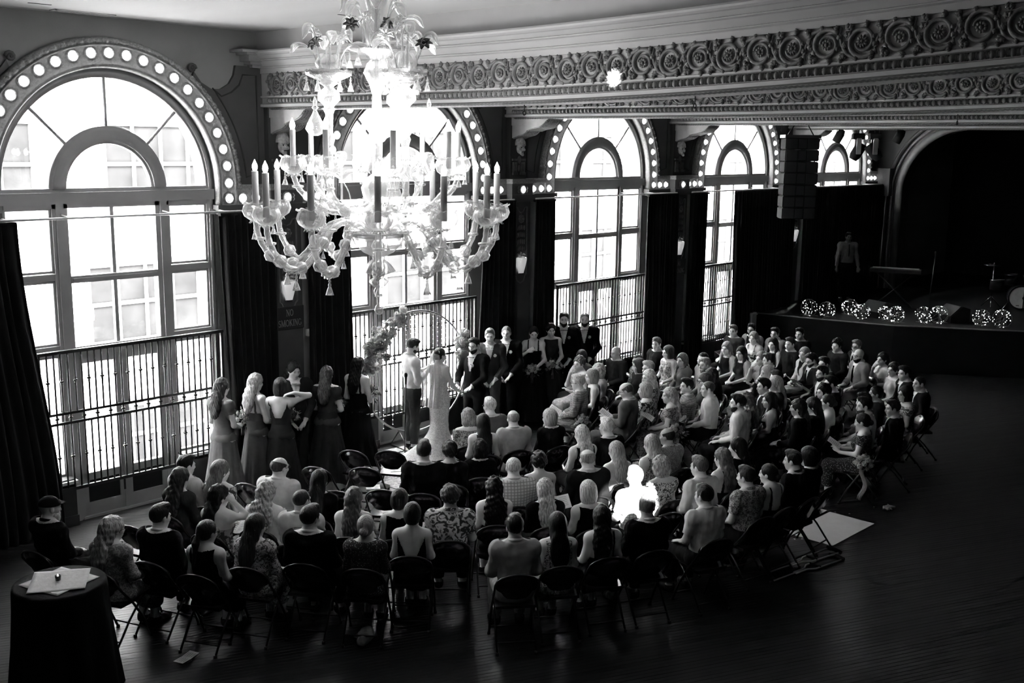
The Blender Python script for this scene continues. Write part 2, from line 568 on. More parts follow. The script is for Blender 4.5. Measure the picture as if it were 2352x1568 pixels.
# ---------------- windows
m_glass = pane_mat()
def window_unit():
    t = thing('window_1', kind='structure')
    fr = MB()
    # outer jamb and arch frame
    fr.sweep([(0, -.06), (0, .05), (.03, .05), (.03, .07), (.075, .07), (.075, .04), (.12, .04), (.12, -.06)],
             [(np.array([R_GLASS, 0, .0]), np.array([1., 0, 0]), np.array([0, -1., 0]))] + arc_frames(0, ZS, R_GLASS, 0, PI, 40) +
             [(np.array([-R_GLASS, 0, .0]), np.array([-1., 0, 0]), np.array([0, -1., 0]))])
    fr.build('outer_frame', m_frame, t)
    m = MB()
    m.sweep([(0, -.05), (0, .03), (.03, .03), (.03, .06), (.11, .075), (.16, .06), (.185, .06), (.185, .03), (.215, .03), (.215, -.05)],
            arc_frames(0, ZS - .02, R_IN, 0, PI, 32))
    m.build('inner_arch', m_frame, t)
    m = MB(); m.box(-R_GLASS - .1, R_GLASS + .1, -.09, .05, 4.075, 4.215); m.box(-R_GLASS, R_GLASS, -.05, .05, 4.21, 4.262)
    m.box(-R_GLASS, R_GLASS, -.06, .05, 4.02, 4.08); m.build('lintel', m_frame, t)
    for a in (PI / 2, PI / 4, 3 * PI / 4):
        d = np.array([math.cos(a), 0, math.sin(a)]); c = np.array([0, 0, ZS])
        m = MB(); m.tube([c + d * (R_OUT - .02), c + d * (R_GLASS + .02)], .021, 6); m.build('glazing_bar', m_frame, t)
    for s in (-1, 1):
        m = MB(); a, b = (R_IN + .02, R_OUT - .0)
        m.box(min(s * a, s * b), max(s * a, s * b), -.06, .05, .0, 4.08)
        m.box(min(s * (a + .06), s * (b - .04)), max(s * (a + .06), s * (b - .04)), -.085, -.05, 0, 4.08)
        m.build('mullion', m_frame, t)
    # transoms: centre bay and side bays
    for z0, z1 in ((3.085, 3.175), (2.14, 2.275)):
        m = MB(); m.box(-R_IN - .03, R_IN + .03, -.06, .05, z0, z1); m.box(-R_IN, R_IN, -.075, -.05, z0 + .03, z1 - .03); m.build('transom', m_frame, t)
        for s in (-1, 1):
            m = MB(); a, b = (R_OUT - .01, R_GLASS + .01)
            m.box(min(s * a, s * b), max(s * a, s * b), -.055, .05, z0 + .05, z1 + .04); m.build('transom', m_frame, t)
    m = MB(); m.box(-.024, .024, -.03, .03, 2.2, 4.06); m.build('glazing_bar', m_frame, t)
    # sashes: slim inner borders round each side light
    for s in (-1, 1):
        for z0, z1 in ((3.225, 4.03), (2.315, 3.13), (.62, 2.19)):
            m = MB(); a, b = sorted((s * (R_OUT), s * R_GLASS))
            for q in ((a, a + .03, z0, z1), (b - .03, b, z0, z1), (a, b, z0, z0 + .03), (a, b, z1 - .03, z1)):
                m.box(q[0], q[1], -.03, .03, q[2], q[3])
            m.build('sash', m_frame, t)
    # panes
    def pane(x0, x1, z0, z1):
        m = MB(); m.box(x0, x1, -.004, .004, z0, z1); m.build('pane', m_glass, t)
    for x0, x1 in ((-.593, -.02), (.02, .593)):
        pane(x0, x1, 3.17, 4.03); pane(x0, x1, 2.27, 3.09)
    for s in (-1, 1):
        a, b = sorted((s * R_OUT, s * R_GLASS))
        pane(a, b, 3.22, 4.03); pane(a, b, 2.31, 3.14); pane(a, b, .6, 2.2)
    def fan_pane(r0, r1, a0, a1):
        n = 14
        P = [(r1 * math.cos(a0 + (a1 - a0) * i / n), ZS + r1 * math.sin(a0 + (a1 - a0) * i / n)) for i in range(n + 1)]
        if r0 > 0:
            P += [(r0 * math.cos(a1 - (a1 - a0) * i / n), ZS + r0 * math.sin(a1 - (a1 - a0) * i / n)) for i in range(n + 1)]
        m = MB(); m.prism(P, -.004, .004); m.build('pane', m_glass, t)
    fan_pane(0, R_IN, 0, PI)
    for i in range(4):
        fan_pane(R_OUT, R_GLASS, i * PI / 4, (i + 1) * PI / 4)
    # pair of doors below, with dark sunk panels
    for s in (-1, 1):
        a, b = sorted((s * .012, s * .60))
        d = thing('door_leaf'); d.parent = t
        m = MB()
        m.box(a, a + .075, -.045, .03, 0.02, 2.14); m.box(b - .075, b, -.045, .03, 0.02, 2.14)
        m.box(a, b, -.045, .03, 2.05, 2.14); m.box(a, b, -.045, .03, .50, .60); m.box(a, b, -.045, .03, .02, .20)
        m.build('stile', m_frame, d)
        m = MB(); m.box(a + .07, b - .07, -.02, .01, .19, .51); m.build('kick_panel', m_black, d)
        m = MB(); m.box(a + .07, b - .07, -.006, .006, .59, 2.06); m.build('pane', m_glass, d)
    m = MB(); m.box(-.03, .03, -.055, .035, .02, 2.14); m.build('astragal', m_frame, t)
    m = MB(); m.box(-.05, -.03, -.075, -.055, .28, .42); m.build('bolt', m_iron, t)
    m = MB(); m.box(-.62, .62, -.08, .06, -.01, .03); m.build('threshold', m_frame, t)
    # wooden boxes with light sills under the side lights
    for s in (-1, 1):
        a, b = sorted((s * .76, s * 1.9))
        m = MB(); m.box(a, b, -.20, .05, .0, .62); m.box(a, b + .01, -.22, 0, 0, .14); m.build('sill_box', m_dark, t)
        m = MB(); m.box(a - .02, b + .02, -.23, 0, .56, .60); m.build('sill', m_sill, t)
    return t
win1 = window_unit()
WINS = [win1]
for k in range(1, 5):
    w = dup(win1); w.name = 'window_%d' % (k + 1); w.location = (k * BAY, 0, 0); WINS.append(w)

# brick piers seen through the glass, outside the right jamb of each window
m_brick = mat('pale_brick', .62, .9, var=.2, vscale=9)
def brick_pier(cx):
    t = thing('trim_%d' % (40 + int(cx / 5)), kind='structure')
    me = None
    for r in range(46):
        z = .1 + r * .125
        if z > 5.6: break
        x = 1.50 if z < ZS else math.sqrt(max(.01, 1.50 ** 2 - (z - ZS) ** 2))
        m = MB(); m.bbox(-.0, .10, -.10, .10, 0, .105, .008)
        if me is None: me = m.mesh('brick', False)
        obj('brick', me, m_brick, t, (cx + x - .09 + (0 if r % 2 else .012), .42 + .10, z))
for k in (2, 3, 4):
    brick_pier(k * BAY)

# ---------------- arch mouldings with marquee bulbs
def bulb_mesh():
    m = MB(); m.ball((0, -.018, 0), .043, 12, 8, (1, .75, 1)); return m.mesh('bulb')
BULB = bulb_mesh()
def arch_trim():
    t = thing('trim_1', kind='structure')
    legs = lambda r, s: (np.array([s * r, -.05, 3.93]), np.array([float(s), 0, 0]), np.array([0, -1., 0]))
    m = MB()
    m.sweep([(0, -.05), (0, .13), (.025, .155), (.05, .155), (.06, .12), (.26, .12), (.27, .15), (.285, .15), (.285, -.0)],
            [legs(R_OPEN, 1)] + arc_frames(0, ZS, R_OPEN, 0, PI, 44, -.05) + [legs(R_OPEN, -1)])
    m.build('moulding', mat('arch_moulding_paint', .20, .55, var=.2, vscale=30, bump=.5, bscale=60), t)
    m = MB()  # leafy outer band, uneven like carved plaster
    fr = arc_frames(0, ZS, R_OPEN + .285, 0, PI, 260, -.05)
    V = []; n = 6
    F2 = []
    for i, (o, A, B) in enumerate(fr):
        k = .5 + .5 * math.sin(i * 2.1) * math.sin(i * .9)
        F2.append((o, A * (.9 + .1 * k), B * (.82 + .25 * k)))
    m.sweep([(0, 0), (0, .13), (.03, .16), (.06, .165), (.085, .13), (.09, 0)], F2)
    m.build('leaf_band', m_gild, t)
    # the bulb channel turns outwards above the pilaster caps
    for s in (-1, 1):
        m = MB(); a, b = sorted((s * (R_OPEN + .27), s * 2.26))
        m.box(a, b, -.17, -.0, 4.0, 4.19)
        m.build('bulb_band', mat('arch_moulding_paint', .13), t)
        m = MB(); m.box(a, b, -.20, 0, 4.19, 4.27); m.build('leaf_strip', m_gild, t)
        m = MB(); m.box(min(s * 1.44, s * 2.26), max(s * 1.44, s * 2.26), -.22, 0, 3.935, 4.0); m.box(min(s * 1.48, s * 2.26), max(s * 1.48, s * 2.26), -.19, 0, 3.87, 3.94)
        m.build('shelf_moulding', m_panel, t)
        # spandrel panel beside the arch
        P = [(s * 1.85 * math.cos(a2), ZS + 1.85 * math.sin(a2)) for a2 in np.linspace(0, math.radians(50), 14)]
        P += [(s * x, z) for x, z in ((1.22, 5.76), (1.32, 5.63), (1.47, 5.55), (1.62, 5.555), (1.75, 5.63), (1.83, 5.75), (1.86, 5.88), (2.32, 5.88), (2.32, 4.25), (1.85, 4.25))]
        if s < 0: P = P[::-1]
        m = MB(); m.prism(P, -.10, -.03); m.build('spandrel_panel', m_panel, t)
        Q = [(s * 1.97 * math.cos(a2), -.102, ZS + 1.97 * math.sin(a2)) for a2 in np.linspace(math.radians(3), math.radians(41), 14)]
        Q += [(s * x, -.102, z) for x, z in ((1.62, 5.46), (1.78, 5.52), (1.90, 5.62), (1.96, 5.76), (2.18, 5.76), (2.18, 4.42))]
        m = MB(); m.tube(Q, .012, 6, closed=True); m.build('panel_moulding', mat('panel_groove', .03, .6), t)
        # scroll where the panel meets the arch
        S = [(s * (1.18 + .06 * (1 - i / 16) * math.cos(i * .7)), -.12, 5.80 + .06 * (1 - i / 16) * math.sin(i * .7)) for i in range(16)]
        m = MB(); m.tube(S, .02, 6); m.build('scroll', m_panel, t)
        # cap where wall and beam cornice meet
        m = MB()
        for z0, z1, dx, dy in ((5.86, 5.90, .42, .12), (5.90, 5.94, .48, .16), (5.94, 6.02, .54, .22), (6.02, 6.05, .60, .27), (6.05, 6.085, .70, .32)):
            m.box(min(s * (2.5 - dx), s * 2.5), max(s * (2.5 - dx), s * 2.5), -.05 - dy, 0, z0, z1)
        m.build('cap_moulding', mat('cap_paint', .30, .6), t)
    pts = [(1.64 * math.cos(a), ZS + .01 + 1.64 * math.sin(a)) for a in np.linspace(0.012, PI - .012, 23)]
    pts += [(s * x, 4.085) for s in (-1, 1) for x in (1.64, 1.855, 2.07)]
    rings = MB()
    for x, z in pts:
        rings.lathe([(.052, -.0), (.06, .012), (.075, .012), (.078, -.01)], 14)
        rings.v[-1] = rings.v[-1][:, [0, 2, 1]] * np.array([1, -1, 1]) + np.array([x, -.17, z])
    rings.build('bulb_collar', m_gild, t)
    for x, z in pts:
        obj('bulb', BULB, m_bulb, t, (x, -.18, z))
    return t
tr1 = arch_trim()
for k in range(1, 5):
    w = dup(tr1); w.name = 'trim_%d' % (k + 1); w.location = (k * BAY, 0, 0)

# ---------------- pilasters between the windows
def spiral(c, r0, r1, turns, n=26, ph=0.0, s=1):
    return [(c[0] + s * (r0 + (r1 - r0) * i / n) * math.cos(ph + turns * 2 * PI * i / n), c[1] + (r0 + (r1 - r0) * i / n) * math.sin(ph + turns * 2 * PI * i / n)) for i in range(n + 1)]
def pilaster():
    t = thing('trim_11', kind='structure')
    m = MB(); m.box(-.25, .25, -.28, -.03, .22, 3.9); m.box(-.27, .27, -.30, -.03, 0, .22); m.build('shaft', m_pil, t)
    f = -.28
    m = MB()
    for q in ((-.165, -.145, 2.58, 3.78), (.145, .165, 2.58, 3.78)):
        m.box(q[0], q[1], f - .018, f + .01, q[2], q[3])
    m.tube([(-.155, f - .005, 2.58), (-.12, f - .005, 2.55), (-.09, f - .005, 2.47), (0, f - .005, 2.42), (.09, f - .005, 2.47), (.12, f - .005, 2.55), (.155, f - .005, 2.58)], .012, 6)
    m.tube([(-.155, f - .005, 3.78), (-.10, f - .005, 3.77), (-.06, f - .005, 3.70), (0, f - .005, 3.675), (.06, f - .005, 3.70), (.10, f - .005, 3.77), (.155, f - .005, 3.78)], .012, 6)
    m.build('panel_border', mat('pilaster_relief', .10, .6, var=.2), t)
    mr = mat('pilaster_relief', .10)
    m = MB()
    for k in range(8):
        a = k * PI / 4
        m.ball((.05 * math.cos(a), f - .012, 3.57 + .05 * math.sin(a)), .028, 8, 5, (1, .7, 1))
    m.ball((0, f - .02, 3.57), .022, 8, 6); m.build('rosette', mr, t)
    bell = None
    for k in range(5):
        b = MB()
        for x in (-.09, -.045, 0, .045, .09):
            b.ball((x, f - .008, 0 - .012 * abs(x) * 10), .022, 7, 5, (.8, .7, 2.1))
        if bell is None: bell = b.mesh('bell_flower_row')
        obj('bell_flower_row', bell, mr, t, (0, 0, 3.42 - k * .125))
    m = MB()
    for i in range(22):
        m.ball((random.uniform(-.11, .11), f - random.uniform(.01, .035), 2.90 + random.uniform(0, .09)), random.uniform(.016, .028), 7, 5)
    m.build('fruit_cluster', mr, t)
    # capital block with one ringed bulb
    m = MB(); m.box(-.27, .27, -.31, -.03, 4.0, 4.19); m.box(-.31, .31, -.35, -.03, 3.93, 4.0); m.box(-.28, .28, -.32, -.03, 3.87, 3.93); m.build('capital', m_panel, t)
    m = MB(); m.box(-.30, .30, -.35, -.03, 4.19, 4.27); m.build('leaf_strip', m_gild, t)
    m = MB()
    m.lathe([(.05, 0), (.062, .02), (.08, .02), (.085, 0)], 16); m.v[-1] = m.v[-1][:, [0, 2, 1]] * np.array([1, -1, 1]) + np.array([0, -.31, 4.085])
    for s in (-1, 1):
        m.tube([(s * .10, -.315, 4.03), (s * .125, -.32, 4.06), (s * .11, -.32, 4.085), (s * .125, -.32, 4.11), (s * .10, -.315, 4.14)], .01, 5)
    m.build('bulb_collar', m_gild, t)
    obj('bulb', BULB, m_bulb, t, (0, -.32, 4.085))
    # upper shaft with fluted block, ribbon, grotesque mask
    m = MB(); m.box(-.21, .21, -.20, -.03, 4.27, 5.36); m.build('upper_shaft', m_pil, t)
    m = MB()
    for s in (-1, 1):
        a, b = sorted((s * .045, s * .15))
        m.box(a, b, -.225, -.19, 4.34, 4.56); m.box(a - .01, b + .01, -.235, -.19, 4.34, 4.38)
        for i in range(4):
            x = a + .018 + i * .024; m.tube([(x, -.228, 4.40), (x, -.228, 4.53)], .007, 5)
    m.box(-.17, .17, -.23, -.19, 4.585, 4.62)
    m.ball((0, -.22, 4.60), .05, 10, 6, (.8, .5, 1.4)); m.ball((0, -.215, 4.46), .03, 8, 6, (.8, .6, 2.2))
    m.build('ribbon_block', mr, t)
    mm = mat('mask_plaster', .5, .5, var=.35, vscale=25)
    k = MB()
    k.ball((0, -.24, 4.80), .085, 16, 12, (.85, .75, 1.15)); k.ball((0, -.275, 4.73), .05, 12, 8, (.9, .7, 1.0))
    k.tube([(0, -.30, 4.84), (0, -.335, 4.785)], [.012, .02], 7)
    k.tube([(-.055, -.295, 4.845), (-.02, -.31, 4.835)], .012, 6); k.tube([(.055, -.295, 4.845), (.02, -.31, 4.835)], .012, 6)
    k.ball((-.045, -.29, 4.775), .026, 8, 6); k.ball((.045, -.29, 4.775), .026, 8, 6); k.ball((0, -.30, 4.69), .025, 8, 6)
    fm = k.build('mask', mm, t)
    h = MB()
    h.lathe([(.095, 0), (.09, .06), (.06, .13), (.03, .17), (.0, .18)], 14, (0, -.235, 4.85), flute=7, amp=.08)
    h.tube([(-.09, -.25, 4.86), (0, -.325, 4.87), (.09, -.25, 4.86)], .014, 6); h.build('cap', mm, fm)
    h = MB(); h.tube([(-.03, -.308, 4.735), (0, -.318, 4.742), (.03, -.308, 4.735)], .007, 5)
    for s in (-1, 1): h.ball((s * .032, -.302, 4.815), .011, 6, 4)
    h.build('mouth_and_eyes', m_black, fm)
    # two step console carrying the beam; profile in (y,z) extruded across
    def step(y0, y1, z0, z1, w, name):
        P = [(y0, z1), (y0, z0)]
        for i in range(9):
            a = i / 8
            P.append((y0 + (y1 - y0) * a, z0 + (z1 - .05 - z0) * (a ** 1.7) + .02 * math.sin(a * 2 * PI)))
        P += [(y1 - .03, z1 - .05), (y1 - .03, z1)]
        m = MB(); m.prism(P, -w, w, 'x'); o = m.build(name, mat('console_paint', .45, .6), t)
        e = MB()
        for i in range(9):
            x = -w + .02 + i * (2 * w - .04) / 8
            e.tube([(x, y0 + (y1 - y0) * a, z0 - .006 + (z1 - .05 - z0) * (a ** 1.7) + .02 * math.sin(a * 2 * PI)) for a in np.linspace(.05, 1, 10)], .016, 5)
        e.build('leaf_ribs', mat('console_leaf', .22, .5, var=.4, vscale=40), o)
    step(-.19, -.62, 4.97, 5.22, .17, 'console')
    step(-.55, -1.02, 5.10, 5.335, .20, 'console')
    m = MB(); m.box(-.19, .19, -.6, -.05, 5.19, 5.36); m.build('console_block', mat('console_paint', .34), t)
    return t
pil1 = pilaster(); pil1.location = (2.5, 0, 0)
PILS = [pil1]
for k in range(1, 4):
    w = dup(pil1); w.name = 'trim_%d' % (11 + k); w.location = (2.5 + k * BAY, 0, 0); PILS.append(w)

# ---------------- ceiling beams with scroll frieze and bead rows
def scroll_mesh(flip):
    """one scroll of the frieze in (y,z), standing proud towards -x"""
    m = MB(); s = -1 if flip else 1
    def P(q, dx=0.0): return [(-dx, a, b * s) for a, b in q]
    sp = spiral((0, 0), .135, .062, 1.35, 40, ph=-2.4)
    m.tube(P(sp, .02), np.linspace(.022, .012, 41), 7)
    m.tube(P(spiral((0, 0), .108, .06, 1.0, 24, ph=-1.2), .014), .008, 5)
    # stem that swings up to the neighbour
    m.tube(P([(-.04, -.132), (.06, -.135), (.14, -.10), (.19, -.02), (.215, .07), (.20, .125)], .015), [.02, .022, .018, .015, .012, .008], 6)
    for (a, b, r, ang) in ((.15, -.05, .06, 1.2), (.20, .03, .045, .8), (-.16, -.02, .055, 2.0), (-.165, .08, .045, 1.3), (.155, .11, .05, 2.5), (.03, -.14, .045, .2), (-.10, -.125, .045, -.4), (-.05, .135, .05, .3), (.09, .13, .045, -.4), (.16, -.12, .05, .1), (-.15, .13, .04, .4), (-.17, -.10, .05, 2.2), (.12, .04, .05, 1.9), (-.11, .02, .04, 1.2)):
        c, d = math.cos(ang), math.sin(ang)
        for k in (-1, 0, 1):
            c2, d2 = math.cos(ang + k * .55), math.sin(ang + k * .55)
            q = [(a, b), (a + c2 * r * .5, b + d2 * r * .5), (a + c2 * r, b + d2 * r)]
            m.tube(P(q, .018 + .008 * (k == 0)), [.010, .024, .004], 6, squash=.8)
    if flip:
        for k in range(9):
            t = k * 2 * PI / 9
            m.ball((-.022, .034 * math.cos(t), .034 * math.sin(t)), .016, 7, 5)
        m.ball((-.03, 0, 0), .018, 8, 6)
    else:
        for k in range(10):
            t = k * 2 * PI / 10
            m.tube([(-.015, .012 * math.cos(t), .012 * math.sin(t)), (-.03, .032 * math.cos(t), .032 * math.sin(t)), (-.018, .055 * math.cos(t), .055 * math.sin(t))], [.006, .014, .006], 5)
        m.ball((-.035, 0, 0), .014, 8, 6)
    return m.mesh('scroll')
SCROLL = [scroll_mesh(False), scroll_mesh(True)]
def bead_mesh():
    m = MB(); m.ball((0, 0, 0), .03, 10, 7, (.9, .85, 1.15))
    for d in (.030, .042): m.lathe([(.028, -.003), (.036, 0), (.028, .003)], 10, (0, 0, 0)); m.v[-1] = m.v[-1][:, [0, 2, 1]] + np.array([0, d, 0])
    return m.mesh('bead')
BEAD = bead_mesh()
def beam(k, bow, yend, scrolls, beads):
    cx = 2.5 + k * BAY
    t = thing('trim_%d' % (20 + k), kind='structure')
    half = [(-.19, 5.30), (-.19, 5.325), (-.26, 5.335), (-.26, 5.372), (-.225, 5.382), (-.225, 5.455), (-.255, 5.465), (-.255, 5.485), (-.23, 5.49), (-.23, 5.785),
            (-.25, 5.79), (-.25, 5.85), (-.285, 5.862), (-.285, 5.874), (-.27, 5.88), (-.33, 5.945), (-.365, 5.955), (-.365, 5.968), (-.35, 5.975), (-.40, 6.015), (-.43, 6.022), (-.455, 6.04), (-.462, 6.06), (-.45, 6.08), (-.26, 6.085), (-.26, CEIL + .02)]
    prof = half + [(-x, z) for x, z in half[::-1]]
    dz = lambda y: bow * max(0, -y - 4.0) ** 2
    ys = np.linspace(-.05, -20, 60)
    m = MB(); m.sweep(prof, [((cx, y, dz(y)), (1, 0, 0), (0, 0, 1)) for y in ys], flat=True)
    m.build('beam', m_beam, t, smooth=False)
    # fine beading along the soffit edge
    e = MB(); n = 420
    e.sweep([(-.03, 0), (-.02, .014), (.0, .018), (.02, .014), (.03, 0)], [((cx - .215, y, 5.318 + dz(y) - .006 * (i % 2)), (1, 0, 0), (0, 0, -1)) for i, y in enumerate(np.linspace(-.3, -12, n))], closed_prof=False)
    e.build('soffit_beading', mat('soffit_beading', .10, .4, var=.4, vscale=60), t)
    y = -.48; i = 0
    while y > yend and scrolls:
        o = obj('scroll', SCROLL[i % 2], m_frieze, t, (cx - .23, y, 5.637 + dz(y))); y -= .325; i += 1
    if beads:
        y = -.33
        while y > beads:
            obj('bead', BEAD, m_bead, t, (cx - .245, y, 5.419 + dz(y))); y -= .078
    else:
        a = MB(); y = -.33; me = BEAD
        V = np.array([v.co[:] for v in me.vertices]); F = [tuple(p.vertices) for p in me.polygons]
        while y > yend:
            a.add(V + np.array([cx - .245, y, 5.419 + dz(y)]), F); y -= .078
        tag(a.build('bead_row', m_bead, t), kind='stuff')
    return t
beam(0, .0052, -12.2, True, -12.0)
beam(1, .0026, -11.5, True, -12.0)
beam(2, .0, -11, False, None)
beam(3, -.0004, -11, False, None)
# eye hooks under the beams
m_hook = mat('hook_steel', .03, .4, metal=.6)
HK = MB(); HK.tube([(0, 0, .0), (0, 0, -.09)], .006, 6); HK.tube([(.022 * math.cos(a), 0, -.112 + .022 * math.sin(a)) for a in np.linspace(0, 2 * PI, 13)[:-1]], .006, 6, closed=True)
HK = HK.mesh('eye_hook')
for i, (x, y, lab) in enumerate(((2.45, -4.9, 'dark steel eye hook under the nearest beam, left one'), (2.45, -7.15, 'dark steel eye hook under the nearest beam, right one'), (12.5, -2.55, 'steel eye hook under the beam beside the hanging speaker'), (7.5, -7.8, 'steel eye hook under the second beam near its right end'))):
    h = obj('eye_hook', HK, m_hook, None, (x, y, 5.32 + (.0052 * max(0, -y - 4) ** 2 if x < 3 else 0))); tag(h, lab, 'hook', 'eye hooks under the beams')

# ---------------- stage and proscenium
m_stage = mat('stage_black', .004, .8, var=.3, spec=.15)
def stage():
    t = thing('floor_stage', kind='structure')
    front = [(15.55, -.06), (15.85, -1.9), (16.25, -3.5), (16.85, -4.5), (17.75, -6.0), (20.6, -11.0), (21.5, -19.9)]
    poly = front + [(27.9, -19.9), (27.9, -.06)]
    m = MB(); m.prism(poly, -.02, 1.03, 'z'); m.build('platform', m_stage, t, smooth=False)
    m = MB(); m.tube([(x - .012, y, 1.04) for x, y in front], .016, 6); m.build('edge_strip', mat('stage_edge_metal', .22, .35, metal=.3), t)
    m = MB(); m.box(15.40, 15.60, -.46, -.22, .62, 1.06); m.box(15.38, 15.62, -.48, -.20, 1.0, 1.04); m.build('corner_post', mat('pale_corner_post', .65, .4), t)
    # proscenium wall with rounded corner and stepped band
    X = 22.5; y0, zt, rc = -.80, 5.42, 1.75
    cor = [(y0, 1.0)] + [(y0 - rc + rc * math.cos(a), zt - rc + rc * math.sin(a)) for a in np.linspace(0, PI / 2, 16)] + [(-19.5, zt)]
    w = MB()
    w.prism([(0, 1.0), (0, 6.5), (y0, 6.5), (y0, 1.0)], X, X + .5, 'x')
    for a, b in zip(cor[1:-1], cor[2:]):
        w.prism([a, b, (b[0], 6.5), (a[0], 6.5)], X, X + .5, 'x')
    w.build('proscenium_wall', m_panel, t, smooth=False)
    def ring(off, depth, xx, mt, nm, bumpy=0):
        F = []
        pts = [(y0, z) for z in np.linspace(1.0, zt - rc, 60 if bumpy else 2)[:-1]] + [(y0 - rc + rc * math.cos(a), zt - rc + rc * math.sin(a)) for a in np.linspace(0, PI / 2, 90 if bumpy else 20)] + [(-14, zt)]
        m = MB()
        for i, (y, z) in enumerate(pts):
            j = min(max(i, 1), len(pts) - 2)
            ty, tz = pts[j + 1][0] - pts[j - 1][0], pts[j + 1][1] - pts[j - 1][1]
            l = math.hypot(ty, tz); nrm = np.array([0, tz / l, -ty / l])
            F.append((np.array([xx, y, z]) + nrm * off, nrm * (1 + (.2 * (i % 2) if bumpy else 0)), np.array([-1., 0, 0])))
        m.sweep([(0, 0), (.0, .04), (depth * .3, .09), (depth * .7, .09), (depth, .03), (depth, 0)], F)
        m.build(nm, mt, t)
    ring(-.02, .20, X, mat('proscenium_band', .12, .55), 'proscenium_band')
    ring(.24, .05, X, m_gild, 'proscenium_beading', 1)
    ring(.34, .12, X, m_pil, 'proscenium_band')
    m = MB(); m.box(22.2, 22.5, -.55, -.05, 3.6, 4.35); m.build('proscenium_bracket', m_pil, t)
    return t
stage()
# ------------------------------------------------------------------ outside: sunlit street and the building opposite
m_fac = mat('sunlit_facade', .30, .9, var=.04, vscale=.6)
m_fwin = mat('far_window_glass', .0052, .9, var=.45, vscale=1.2, spec=.1)
m_ffr = mat('far_window_frame', .03, .8)
def opposite_building():
    Y = 13.0
    t = thing('building', 'pale sunlit building with rows of many-paned windows across the street', 'building', (0, Y, -9))
    m = MB(); m.box(-30, 60, 0, 3, 0, 34); m.build('facade', m_fac, t, smooth=False)
    gl = MB(); gl.box(-1.5, 1.5, -.03, .02, 0, 2.0); gl = gl.mesh('window', False)
    br = MB()
    for i in range(5): br.box(-1.55 + i * .775 - .04, -1.55 + i * .775 + .04, -.09, -.02, -.05, 2.05)
    for i in range(3): br.box(-1.55, 1.55, -.09, -.02, -.05 + i * 1.0, .05 + i * 1.0)
    br = br.mesh('glazing_bars', False)
    sl = MB(); sl.box(-1.7, 1.7, -.25, .02, -.25, -.1); sl = sl.mesh('ledge', False)
    for r in range(6):
        for c in range(15):
            x, z = -22 + c * 4.9 + (r % 2) * .6, 1.6 + r * 3.55
            w = obj('window', gl, m_fwin, t, (x, 0, z)); obj('glazing_bars', br, m_ffr, w); obj('ledge', sl, m_fac, w)
    m = MB()
    for z in (11.2, 14.75, 21.8): m.box(-30, 60, -.35, .02, z, z + .22)
    m.build('string_course', m_fac, t, smooth=False)
    a = MB(); a.add([(1.2, -.02, 11.0), (5.4, -.02, 11.0), (5.2, -1.6, 9.9), (1.6, -1.6, 9.9), (1.6, -1.6, 9.6), (5.2, -1.6, 9.6)], [(0, 1, 2, 3), (3, 2, 5, 4)]); a.build('awning', mat('awning_cloth', .7, .9), t, smooth=False)
opposite_building()
m = MB(); m.box(-40, 70, .45, 13.0, -9.2, -9.0); tag(m.build('street', mat('sunlit_street', .45, .9), smooth=False), kind='structure')
def balcony(cx, i):
    t = thing('balcony_railing', 'thin fire escape rail outside the %s window from the left' % ('first', 'second', 'third', 'fourth')[i], 'railing', (cx, 1.3, 0), group='fire escape rails outside')
    mt = mat('fire_escape_iron', .16, .7)
    m = MB(); m.box(-1.9, 1.9, -.02, .02, 1.02, 1.05); m.build('rail', mt, t); m = MB(); m.box(-1.9, 1.9, -.02, .02, .12, .145); m.build('rail', mt, t)
    b = MB(); b.box(-.009, .009, -.009, .009, .12, 1.04); b = b.mesh('bar', False)
    for k in range(12): obj('bar', b, mt, t, (-1.85 + k * .335, 0, 0))
    m = MB(); m.box(-2, 2, -.85, .05, -.02, .03); m.build('deck', mat('fire_escape_deck', .5, .8), t, smooth=False)
for i in range(4): balcony(i * BAY, i)

# ------------------------------------------------------------------ railings across the windows
def railing(cx, ordn):
    t = thing('window_railing', 'black iron railing with knuckled bars across the %s window from left' % ordn, 'railing', (cx, -.235, 0), group='window railings')
    for z0, z1, d in ((2.25, 2.29, .028), (1.475, 1.507, .016), (1.35, 1.382, .016), (.485, .525, .018)):
        m = MB(); m.box(-1.42, 1.42, -d, d, z0, z1); m.build('rail', m_iron, t, smooth=False)
    for s in (-1, 1):
        m = MB(); m.box(s * 1.40 - .018, s * 1.40 + .018, -.018, .018, .0, 2.28); m.build('post', m_iron, t, smooth=False)
    def bar(z0, z1, kz):
        m = MB(); m.tube([(0, 0, z0), (0, 0, z1)], .0128, 5)
        if kz is not None:
            for dz, r in ((-.03, .018), (0, .030), (.03, .018)): m.ball((0, 0, kz + dz), r, 7, 5, (1, 1, .6))
        return m.mesh('bar')
    B = [bar(1.5, 2.25, None), bar(1.5, 2.25, 1.90), bar(.52, 1.36, None), bar(.52, 1.36, .93), bar(1.38, 1.48, 1.43)]
    for k in range(31):
        x = -1.40 + (k + 1) * 2.8 / 32
        obj('bar', B[k % 2], m_iron, t, (x, 0, 0)); obj('bar', B[2 + (k + 1) % 2], m_iron, t, (x, 0, 0))
        if k % 2 == 0: obj('bar', B[4], m_iron, t, (x, 0, 0))
for i, o in enumerate(('first', 'second', 'third', 'fourth')): railing(i * BAY, o)

